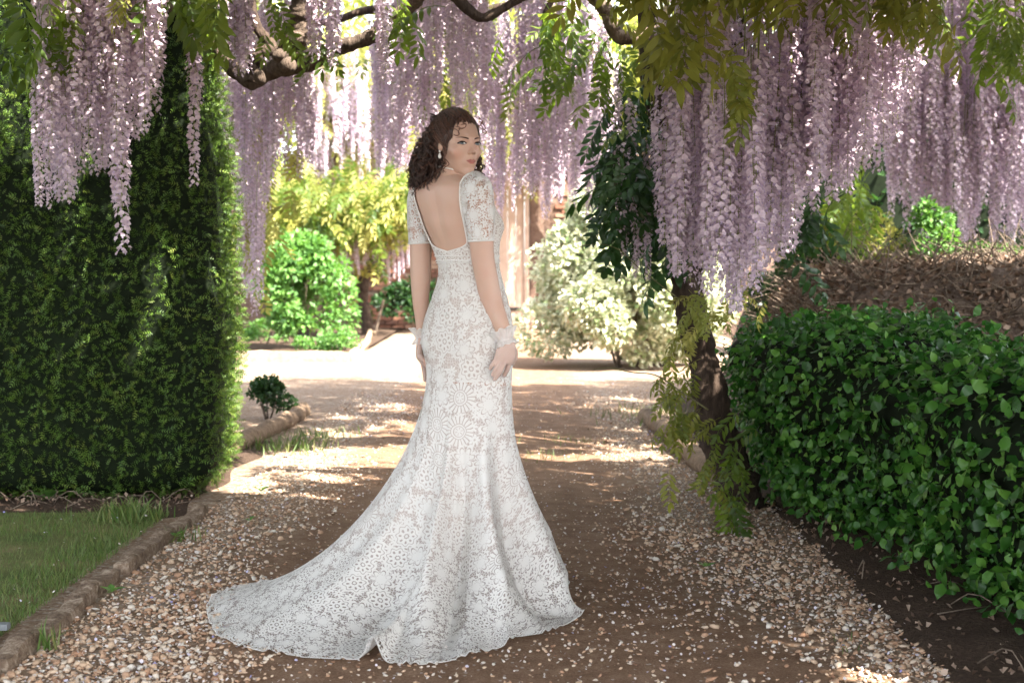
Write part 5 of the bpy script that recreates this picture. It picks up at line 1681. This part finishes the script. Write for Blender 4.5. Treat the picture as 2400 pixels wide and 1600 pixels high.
def skirt(nth=340, nv=150, off=0.0, vmax=1.0):
    th = np.linspace(-math.pi, math.pi, nth)
    hp = np.stack([np.interp(np.degrees(th), HEM[:, 0], HEM[:, k]) for k in (1, 2)], 1)
    H = np.array([G(*q) for q in hp]); H[:, 2] = .004
    # ring at the thigh
    al0 = np.arctan2(np.sin(th), -np.cos(th))
    # torso angle of the direction (sin th, -cos th)
    dx, dy = np.sin(th), -np.cos(th)
    al = np.arctan2((dx * RD[0] + dy * RD[1]) / .168, (dx * FD[0] + dy * FD[1]) / .119)
    pys = np.linspace(604, 880, 46)
    up = torso(pys[:, None] + 0 * al, al[None] + 0 * pys[:, None], .006 + off)
    A = up[-1]
    T = nrm(up[-1] - up[-3])
    L = np.linalg.norm(H - A, axis=1)
    hor = H - A; hor[:, 2] = 0
    hd = np.linalg.norm(hor, axis=1, keepdims=True)
    fr = np.clip(np.cos(th), 0, 1)[:, None]
    B1 = A + T * (.30 + .12 * fr) + hor * .05
    k = .36 + .19 * np.clip((hd - .2) / .6, 0, 1) + .12 * fr * np.clip((hd - .3) / .4, 0, 1)
    B2 = H - hor * k
    B2[:, 2] = .012
    t = (np.linspace(0, 1, nv)[1:])[:, None, None]
    low = A * (1 - t)**3 + 3 * B1 * t * (1 - t)**2 + 3 * B2 * t**2 * (1 - t) + H * t**3
    # folds
    thd = np.degrees(th)[None]
    tt = t[..., 0]
    wgt = np.clip((tt - .05) / .6, 0, 1)**1.2
    D = np.zeros_like(low[..., 0]); FK = 1.45
    def ridge(c0, c1, wd, amp, t0=.1, t1=1.02):
        c = c0 + (c1 - c0) * tt
        e = np.clip((tt - t0) / .42, 0, 1)**1.3 * np.clip((t1 - tt) / .30, 0, 1)
        return (1.95 if abs(c0) < 65 else 1.0) * amp * e * np.exp(-((thd - c) / wd)**2)
    D += ridge(-26, -8, 7, .040, .05, 1.0) + ridge(-2, 8, 7, -.030, .1, .98)
    D += ridge(20, 30, 7, .036, .08) + ridge(36, 44, 7, -.034, .1)
    D += ridge(58, 58, 7, .030, .1) + ridge(72, 68, 5, -.030, .2)
    D += ridge(-70, -52, 10, .030, .35) + ridge(-88, -72, 9, .028, .3) + ridge(-50, -34, 8, -.022, .3)
    D += ridge(-30, -20.5, 4.2, .042, .62, 1.4) + ridge(28, 29.5, 4, .014, .8, 1.4) + ridge(-61, -66, 4, .012, .8, 1.4)
    D += ridge(-4, 14, 5, .03, .6) + ridge(4, 40, 6, .018, .55)
    D += .010 * np.sin(thd * .31 + 3 * tt) * wgt * np.clip(1.25 - tt, 0, 1)
    # outward normal of the smooth surface
    du = np.gradient(low, axis=1); dv = np.gradient(low, axis=0)
    N = nrm(np.cross(dv, du))
    ctr = np.array([A[:, 0].mean(), A[:, 1].mean(), 0])
    sg = np.sign((N * (low - ctr)).sum(-1, keepdims=True)); sg[sg == 0] = 1
    N = N * sg
    upw = np.clip((tt - .72) / .2, 0, 1)[..., None]
    N = nrm(N * (1 - upw) + np.array([0, 0, 1.0]) * upw)
    low = low + N * (np.maximum(D, -.06) + off)[..., None]
    # hem edge ripples
    rip = np.clip((tt - .9) / .1, 0, 1) * np.maximum(0, .007 * np.sin(thd * 0.5 + 1.3 * np.sin(thd * .23)) + .006 * np.sin(thd * 2.1))
    low[..., 2] += rip
    low[..., 2] = np.maximum(low[..., 2], .006 + off)
    # scalloped hem: tiny in-out
    V = np.concatenate([up, low], 0)
    # uv: lengths along rows and columns, measured from the line nearest the camera
    j0 = np.argmin(np.abs(th - math.radians(-8)))
    sl = np.linalg.norm(np.diff(V, axis=1), axis=-1)
    cu = np.concatenate([np.zeros((len(V), 1)), np.cumsum(sl, 1)], 1)
    U = cu - cu[:, j0:j0 + 1]
    vl = np.linalg.norm(np.diff(V, axis=0), axis=-1)
    Vv = np.concatenate([np.zeros((1, nth)), np.cumsum(vl, 0)], 0)
    return V, np.stack([U, Vv], -1)

V, UV = skirt()
SKV = V
nrow, ncol = V.shape[:2]
dress = part('dress', mesh('dress', V.reshape(-1, 3), grid_faces(nrow, ncol), lace_open, True, None, UV.reshape(-1, 2)), person, label='white floral lace skirt spreading into a long train')
# beaded hem
hp = V[-1]
MBh = MB()
hh = smooth_path(hp, 900)
for i in range(0, 900):
    if hh[i, 1] < 5.05 or True:
        bv, bf = ball(hh[i] + [0, 0, .002], .0018, 5, 3)
        MBh.add(bv, bf)
obj('hem_trim', MBh.mesh('hem_trim', simple('hem_thread', (.60, .58, .555), .8, .1, 60), True), dress)
# lining: stops short of the train
Vl, _ = skirt(150, 80, -.004)
nl = int(Vl.shape[0] * .985)
keep = Vl[:nl]
obj('lining', mesh('lining', keep.reshape(-1, 3), grid_faces(nl, 150), lining_m), dress)

# ---- bodice: torso shell that leaves the back open
def find_al(px, py, side):
    """torso angle whose projection hits px on the camera side"""
    al = np.linspace(math.pi * .35, math.pi * 1.65, 500)
    q = torso(np.full(500, py), al, .006)
    x, _ = proj(q)
    cs = ((q - q.mean(0))[:, 1] < .2)
    i = np.argmin(np.abs(x - px) + np.where(np.arange(500) > 0, 0, 0))
    lo = np.argmax(x)
    return al[i]
OPL = np.array([(440, 980), (452, 982), (490, 984), (520, 990), (545, 997), (565, 1006), (578, 1014), (584, 1022), (588, 1034), (591, 1046)], float)
OPR = np.array([(440, 1078), (452, 1077), (462, 1077), (490, 1079), (520, 1086), (545, 1091), (565, 1095), (578, 1098), (584, 1080), (588, 1062), (591, 1047)], float)
prow = np.concatenate([np.linspace(440, 591, 50), np.linspace(592.5, 612, 8)])
nb = 90
Vb = np.zeros((len(prow), nb, 3)); Ub = np.zeros((len(prow), nb, 2))
for i, py in enumerate(prow):
    if py <= 591:
        ar = find_al(np.interp(py, OPR[:, 0], OPR[:, 1]), py, 1)
        al_ = 2 * math.pi - ar
    else:
        ar = al_ = am
    am = ar
    a1 = ar; a0 = al_ - 2 * math.pi       # from her left edge, round the front, to the right edge
    als = np.linspace(a0, a1, nb)
    Vb[i] = torso(np.full(nb, py), als, .0075)
    Ub[i, :, 0] = als * .135 + 5; Ub[i, :, 1] = (py - 400) / 661
for c_ in (0, -1):
    e_ = Vb[:50, c_].copy()
    for _ in range(12): e_[1:-1] = (e_[:-2] + 2 * e_[1:-1] + e_[2:]) / 4
    Vb[:50, c_] = e_
bod = obj('bodice', mesh('bodice', Vb.reshape(-1, 3), grid_faces(len(prow), nb), lace_mat('white_lace_bodice', (.48, .39, .35), scale=1.25), True, None, Ub.reshape(-1, 2)), dress)
# picot edge along the opening
edge = np.concatenate([Vb[:50, 0], Vb[:50, -1][::-1], ppath([(1079, 428, 4.895), (1086, 416, 4.90), (1096, 408, 4.92), (1107, 404, 4.95)])])
ed = np.concatenate([[0], np.cumsum(np.linalg.norm(np.diff(edge, axis=0), axis=1))])
edge = np.stack([np.interp(np.linspace(0, ed[-1], 400), ed, edge[:, k]) for k in range(3)], 1)
MBp = MB()
ee = edge
for p_ in ee:
    bv, bf = ball(p_, .0026, 6, 4); MBp.add(bv, bf)
obj('picot_trim', MBp.mesh('picot_trim', pearl_m), dress)
# waistband and zip
MBw = MB()
als = np.linspace(0, 2 * math.pi, 90)
for py, r in ((600, .0022), (611, .0028), (616, .0022)):
    MBw.add(*tube(torso(np.full(90, py), als, .0085), r, 6))
obj('waistband', MBw.mesh('waistband', pearl_m), dress)
zp = np.array([torso(np.array(y), np.array(find_al(1047, y, 0)), .0095) for y in np.linspace(590, 760, 30)])
obj('zip', mesh('zip', *tube(zp, .0022, 6), pearl_m), dress)
for y in (594, 606, 614, 622):
    bv, bf = ball(torso(np.array(float(y)), np.array(find_al(1046, y, 0)), .012), .0042, 10, 6)
    obj('button', mesh('button', bv, bf, pearl_m), dress)

# ---- sleeves
lace_sl = lace_mat('white_lace_sleeve', None, (.86, .85, .83), 1.3)
def sleeve(rows, uoff, hemn):
    q = smooth_path(ppath(rows), 40)
    c, rx, fl, tilt = q[:, :3], q[:, 3], q[:, 4], q[:, 5]
    n, m = 40, 56
    t = nrm(np.gradient(c, axis=0))
    a = np.linspace(0, 2 * math.pi, m)
    x = nrm(np.array([1.0, -.35, 0]) - t * (t @ np.array([1.0, -.35, 0]))[:, None]); y = np.cross(t, x)
    w = 1 + .018 * np.sin(a * 9)[None] * np.exp(-np.linspace(0, 1, n) / .25)[:, None]
    V = c[:, None] + (rx[:, None] * w * np.cos(a))[..., None] * x[:, None] + (rx * fl)[:, None, None] * np.sin(a)[None, :, None] * y[:, None] * w[..., None]
    V[..., 2] += tilt[:, None] * np.cos(a)[None]
    s = np.concatenate([[0], np.cumsum(np.linalg.norm(np.diff(c, axis=0), axis=1))])
    UV = np.stack([np.broadcast_to(a * .055 + uoff, (n, m)), np.broadcast_to(s[:, None], (n, m))], -1)
    o = obj('sleeve', mesh('sleeve', V.reshape(-1, 3), grid_faces(n, m), lace_sl, True, None, UV.reshape(-1, 2)), dress)
    mb = MB()
    for k_, (f_, r_) in enumerate(((n - 1, .0036), (n - 3, .002))):
        ring = smooth_path(V[f_], hemn)
        if k_ == 0:
            for p_ in ring[:-1]:
                mb.add(*ball(p_, r_, 6, 4))
        else:
            mb.add(*tube(ring, r_, 5))
    obj('sleeve_trim', mb.mesh('sleeve_trim', pearl_m), dress)
    return V
sleeve([(1111, 404, 4.955, .010, 1.0, .0), (1112, 411, 4.950, .028, .9, .0), (1113, 423, 4.945, .046, .95, .0), (1116, 445, 4.935, .058, 1., .0), (1119, 480, 4.93, .0585, 1., .0), (1124, 520, 4.925, .054, 1., .0), (1127, 545, 4.92, .0475, 1., .0), (1128, 564, 4.92, .0440, 1., .0)], 0.0, 64)
sleeve([(1000, 424, 5.11, .014, 1.0, .0), (996, 430, 5.12, .032, .9, .0), (990, 445, 5.125, .044, .95, .0), (984, 470, 5.135, .046, 1., .0), (983, 520, 5.14, .044, 1., .0), (984, 550, 5.14, .0425, 1., .0), (985, 570, 5.14, .0418, 1., .0)], 2.0, 60)

# ---- gloves: the hands' own surface, offset, in sheer tulle, with a frilled cuff
M = Mat('sheer_tulle')
tulle = M.done(M.mixs(.30, M.transp(), M.mixs(.4, M.pbsdf((.78, .74, .73), .7), M.transl((.78, .74, .73)))))
M = Mat('tulle_frill')
frill_m = M.done(M.mixs(.66, M.transp(), M.mixs(.4, M.pbsdf((.92, .90, .88), .7), M.transl((.92, .90, .88)))))
me = o_body.data
nor = np.empty(len(BV) * 3, np.float32); me.vertices.foreach_get('normal', nor); nor = nor.reshape(-1, 3)
for A, wy, nm in ((RA, 797, 0), (LA, 792, 1)):
    zc = A[-1, 2] + .03
    msk = (BV[:, 2] < zc) & (BV[:, 2] > zc - .19) & (np.linalg.norm((BV - A[-1, :3]) * [1, 1, .0], axis=1) < .078)
    # keep only what hangs from the wrist: skin outside the torso ring
    c = torso(np.full(1, 800.0), np.zeros(1))[0] * 0 + P(1096, 800, YB)
    dd = (BV - c); rr = np.sqrt((dd @ RD / .183)**2 + (dd @ FD / .126)**2)
    msk &= rr > 1.0
    fm = msk[BF].all(1)
    F = BF[fm]
    if not len(F): continue
    u_, inv = np.unique(F, return_inverse=True)
    gv = BV[u_] + nor[u_] * .0012
    gl = part('glove', mesh('glove', gv, inv.reshape(-1, 3), tulle), person)
    # cuff
    n, m = 14, 150
    a = np.linspace(0, 2 * math.pi, m)
    ax = nrm(A[-1, :3] - A[-3, :3])
    cc = A[-1, :3] - ax * (.005 if nm == 0 else .012)
    x = nrm(np.cross(ax, [0, 1.0, 0])); y = np.cross(ax, x)
    s = np.linspace(-.034, .020, n)
    base = A[-1, 3] + .003
    fl = np.abs(s + 0) / .034
    rr = base + .017 * np.clip(-s / .034, 0, 1)**1.2 + .010 * np.clip(s / .020, 0, 1)
    wav = np.sin(a * 9 + .8 * np.sin(a * 2))[None] * .0055 * fl[:, None]**.8 + np.sin(a * 15 + 1)[None] * .002 * fl[:, None]
    rad = rr[:, None] + wav
    V = cc + s[:, None, None] * ax + rad[..., None] * (np.cos(a)[None, :, None] * x + np.sin(a)[None, :, None] * y)
    V += (ax * (np.sin(a * 9 + 2)[None] * .003 * fl[:, None])[..., None])
    cf = obj('cuff', mesh('cuff', V.reshape(-1, 3), grid_faces(n, m), frill_m), gl)
    mb = MB()
    for k_ in (0, -1, 9):
        mb.add(*tube(V[k_], .0011, 5))
    obj('cuff_edge', mb.mesh('cuff_edge', pearl_m), gl)

# ---- jewellery
gold = simple('gold', (.55, .36, .15), .25, .1, 50, 0, .8)
ear = hw(np.array([.008, -.0790, -.024]))
bv, bf = ball(ear, (.0042, .0042, .0042), 10, 8)
er = part('earring', mesh('earring', bv, bf, simple('crystal', (.75, .72, .7), .12, .1, 50, 0, .8)), person)
n_ = 10
prof = np.array([(0, 0.002), (.004, .0035), (.009, .0058), (.014, .0062), (.018, .0042), (.0195, .0006)])
mb = MB(); mb.add(*tube(ear + np.stack([np.zeros(6), np.zeros(6), -.006 - prof[:, 0]], 1), prof[:, 1], 12))
obj('pearl_drop', mb.mesh('pearl_drop', pearl_m), er)
bv, bf = ball(P(983, 843, 5.10), .0035, 8, 6)
part('finger_ring', mesh('finger_ring', bv, bf, gold), person)
# ribbon round the neck
a = np.linspace(0, 2 * math.pi, 40)
rc = P(1058, 397, 5.025)
rb = rc + np.stack([np.cos(a) * .0505, np.sin(a) * .0505, -.012 * np.cos(a) - .002], 1)
part('neck_ribbon', mesh('neck_ribbon', *tube(rb, .0026, 6, cap=False), simple('ivory_satin', (.78, .74, .68), .35, .05, 50, 0, .5)), person)
# ---- hair
M = Mat('brown_hair')
r_ = M.attr('tint')
hair_m = M.done(M.pbsdf(M.ramp(r_, [(0, (.014, .006, .0045)), (.5, (.045, .018, .011)), (1, (.155, .062, .032))]), .42, None, .4, **{'Sheen Weight': .1}))
HB = MB()
hr = np.random.default_rng(5)
C0 = np.array([.015, 0, -.012])
# scalp cap: the head surface behind the hairline
nu, nv = 200, 140
th = np.linspace(0.0, math.pi * .80, nv); ph = np.linspace(0, 2 * math.pi, nu, endpoint=False)
D = np.stack([np.sin(th)[:, None] * np.cos(ph), np.sin(th)[:, None] * np.sin(ph), np.cos(th)[:, None] * np.ones(nu)], -1)
Sf = head_surf(D.reshape(-1, 3), .0).reshape(nv, nu, 3)
def hairline(f, l):
    """lowest u that carries hair at this f, |l|"""
    l = np.abs(l)
    front = .076 - .25 * np.clip(l - .02, 0, 1)
    side = .03 - (.052 - f) * 1.9
    u = np.where(f > .052, front - (f - .052) * .1, np.where(f > .005, np.maximum(side, -.03), -.045))
    return np.where(f < -.02, -.075, u)
hu = hairline(Sf[..., 0], Sf[..., 1])
inn = Sf[..., 2] - hu + .004 * np.sin(ph * 17)[None] + .003 * np.sin(ph * 37 + 1)[None]
hgt = np.clip(inn / .02, -.1, 1)
lump = .0008 * np.sin(ph * 23)[None] + .0006 * np.sin(ph * 41 + 2)[None]
V = Sf + D * (np.where(inn > 0, .0005 + .0065 * hgt, -.006) + lump * (inn > 0) * hgt)[..., None]
HB.add(hw(V.reshape(-1, 3)), grid_faces(nv, nu, True), .35)

def strand(path, r, n=30, sides=5, tint=None, taper=True):
    q = smooth_path(path, n)
    rr = r * np.ones(n)
    if taper: rr = r * np.clip(np.minimum(np.linspace(.5, 8, n), np.linspace(6, .35, n)), .2, 1)
    HB.add(*tube(q, rr, sides, cap=False), hr.uniform(.1, .95) if tint is None else tint)

# combed back from the hairline to the crown
K = np.array([-.075, -.012, .085])
SI = (inn > -.004) & (inn < .035) & (Sf[..., 0] > -.06)
PTS = Sf[SI]
PW = (np.sin(th)[:, None] * np.ones(nu))[SI] * np.where(np.abs(inn[SI]) < .012, 2.0, 1.0); PW /= PW.sum()
for i in range(1500):
    d0 = PTS[hr.choice(len(PTS), p=PW)] + hr.normal(0, .002, 3) - C0
    d1 = K + hr.normal(0, .012, 3) - C0
    n0, n1 = nrm(d0), nrm(d1)
    ts = np.linspace(0, 1, 9)[:, None]
    dd = nrm(n0 * (1 - ts) + n1 * ts + np.array([0, 0, .35]) * np.sin(ts * math.pi) * .12)
    off = .0005 + .012 * np.sin(np.clip(ts[:, 0] * 1.25, 0, 1) * math.pi / 2) + hr.uniform(-.001, .004) * np.clip(ts[:, 0] * 4, 0, 1)
    p = head_surf(dd, off)
    p += hr.normal(0, .0016, p.shape) * np.clip(ts * 3, 0, 1)
    strand(hw(p), hr.uniform(.0007, .0016), 13, 3, hr.uniform(.3, 1.0))
# small knot on the crown
for i in range(16):
    c = np.array([-.062, -.045, .098]) + hr.normal(0, .008, 3)
    a = np.linspace(0, hr.uniform(4, 7), 12)
    ax = nrm(hr.normal(size=3)); x = nrm(np.cross(ax, [.3, .5, .8])); y = np.cross(ax, x)
    strand(hw(c + .013 * (np.cos(a)[:, None] * x + np.sin(a)[:, None] * y)), .0018, 20, 5)

def lock(p0, p1, p2, p3, hr_, pitch, r, nsub=6, n=42, ph0=None, tint=None):
    t = np.linspace(0, 1, n)[:, None]
    c = p0 * (1 - t)**3 + 3 * p1 * t * (1 - t)**2 + 3 * p2 * t**2 * (1 - t) + p3 * t**3
    L = np.linalg.norm(np.diff(c, axis=0), axis=1).sum()
    tg = nrm(np.gradient(c, axis=0))
    x = nrm(np.cross(tg, [0.2, 1.0, 0.1])); y = np.cross(tg, x)
    turns = L / pitch
    ph0 = hr.uniform(0, 6.28) if ph0 is None else ph0
    s = np.sign(hr.uniform(-1, 1))
    amp = hr_ * np.clip(t[:, 0] * 3.2, 0.12, 1) * np.clip(1.25 - .35 * t[:, 0], 0, 1)
    tn = hr.uniform(.02, .7) if tint is None else tint
    for k in range(nsub):
        ph = ph0 + s * t[:, 0] * turns * 2 * math.pi + k * .17 + hr.normal(0, .10)
        am = amp * (1 + hr.normal(0, .12))
        q = c + (am * np.cos(ph))[:, None] * x + (am * np.sin(ph))[:, None] * y
        q += hr.normal(0, .0007, q.shape)
        rr = r * np.clip(np.minimum(np.linspace(1.0, 9, n), np.linspace(7, .3, n)), .25, 1)
        HB.add(*tube(q, rr, 3, cap=False), np.clip(tn + hr.normal(0, .12), 0, 1))

# locks falling from crown, back of the head and behind the ear to the shoulder
ARC = np.array([(1038, 348), (1028, 324), (1026, 300), (1032, 278), (1044, 266)], float)
END = np.array([(1040, 405), (1024, 428), (1006, 440), (990, 444), (974, 444), (966, 432), (966, 408)], float)
def along(tab, s):
    u = np.clip(s, 0, 1) * (len(tab) - 1); i = int(min(u, len(tab) - 1.0001)); f = u - i
    return tab[i] * (1 - f) + tab[i + 1] * f
for i in range(190):
    s = hr.random()**.9
    a = along(ARC, s) + hr.normal(0, 4, 2)
    b = along(END, np.clip(s + hr.normal(0, .12), 0, 1)) + hr.normal(0, 3, 2)
    if hr.random() < .35: b[1] -= hr.uniform(0, 45); 
    dep0 = 5.03 - .03 * (1 - s) + hr.uniform(-.02, .06)
    dep1 = 4.985 + .10 * s + hr.uniform(-.025, .06)
    out = 5 + 5 * s
    m1 = a + np.array([-out * .8, 8 + 12 * (1 - s)]) + hr.normal(0, 4, 2)
    m2 = b + np.array([5 - 2 * s + hr.normal(0, 3), -52 + hr.normal(0, 6)])
    lock(P(*a, dep0), P(*m1, dep0 + .01), P(*m2, dep1), P(*b, dep1), hr.uniform(.008, .0155), hr.uniform(.042, .062), hr.uniform(.0008, .0014), 5)
# back of the head behind (away from camera)
for i in range(70):
    a = np.array([hr.uniform(1016, 1062), hr.uniform(275, 330)]); b = np.array([hr.uniform(972, 1050), hr.uniform(400, 436)])
    d0 = 5.10 + hr.uniform(-.02, .02); d1 = 5.10 + hr.uniform(-.04, .05)
    lock(P(*a, d0), P(*(a + [-8, 14]), d0 + .02), P(*(b + [4, -50]), d1), P(*b, d1), .009, .042, .0014, 3)
# beyond the chin
for i in range(14):
    a = np.array([hr.uniform(1116, 1126), hr.uniform(352, 366)]); b = np.array([hr.uniform(1112, 1134), hr.uniform(396, 414)])
    d0 = 5.06
    lock(P(*a, d0), P(*(a + [0, 14]), d0), P(*(b + [0, -16]), d0), P(*b, d0), .006, .03, .0012, 4, 36)
# loose tendrils
def tend(pts, Y, r=.0013, n=40):
    for k in range(2):
        p = np.array([P(x + hr.normal(0, .6), y + hr.normal(0, .6), Y + .003 * k) for x, y in pts])
        strand(p, r, n, 5, .85)
yf = 4.925
tend([(1080, 292), (1091, 291), (1092, 297), (1086, 301), (1074, 301)], yf - .005)
tend([(1058, 300), (1071, 304), (1076, 314), (1070, 318), (1062, 315)], yf)
tend([(1068, 296), (1078, 300), (1074, 309), (1076, 316)], yf)
tend([(1116, 276), (1127, 280), (1131, 287), (1125, 295), (1121, 293), (1124, 299), (1134, 303), (1140, 310), (1136, 316), (1131, 317)], yf)
tend([(1120, 274), (1130, 283), (1127, 293), (1132, 301), (1130, 309), (1136, 313)], yf + .01)
tend([(1124, 284), (1133, 292), (1138, 300), (1134, 306)], yf + .01)
tend([(1040, 352), (1047, 358), (1042, 370), (1049, 380), (1052, 386), (1044, 391), (1039, 398), (1046, 405)], 4.95)
tend([(1036, 350), (1043, 360), (1040, 372), (1046, 384), (1040, 392)], 4.95)
# large loose ringlets on the outline
OUT = np.array([(1034, 266), (1020, 286), (1008, 312), (996, 342), (984, 374), (974, 406), (974, 436)], float)
for i in range(46):
    s = hr.random()
    a = along(OUT, s * .75) + hr.normal(0, 4, 2) + [10, -6]
    b = a + np.array([-10 - 14 * hr.random(), 48 + 40 * hr.random()])
    b[1] = min(b[1], 452)
    Yy = 5.03 + hr.uniform(-.05, .05)
    lock(P(*a, Yy), P(*(a + [-10, 12]), Yy), P(*(b + [-2, -24]), Yy), P(*b, Yy), hr.uniform(.010, .016), hr.uniform(.045, .06), hr.uniform(.0008, .0013), 3, 44)
# frizz around the outline
for i in range(44):
    a = along(np.array([(1024, 280), (1010, 306), (994, 336), (974, 372), (958, 405), (966, 438), (990, 446)], float), hr.random()) + hr.normal(0, 3, 2)
    e = a + np.array([-hr.uniform(2, 12), hr.uniform(-4, 16)])
    Yy = 5.05 + hr.uniform(-.04, .04)
    m1 = (a + e) / 2 + hr.normal(0, 6, 2)
    p = np.array([P(*(a + [10, -10]), Yy), P(*m1, Yy), P(*e, Yy), P(*(e + hr.normal(0, 5, 2)), Yy)])
    strand(p, .0008, 24, 4, .6)
part('hair', HB.mesh('hair', hair_m), person)
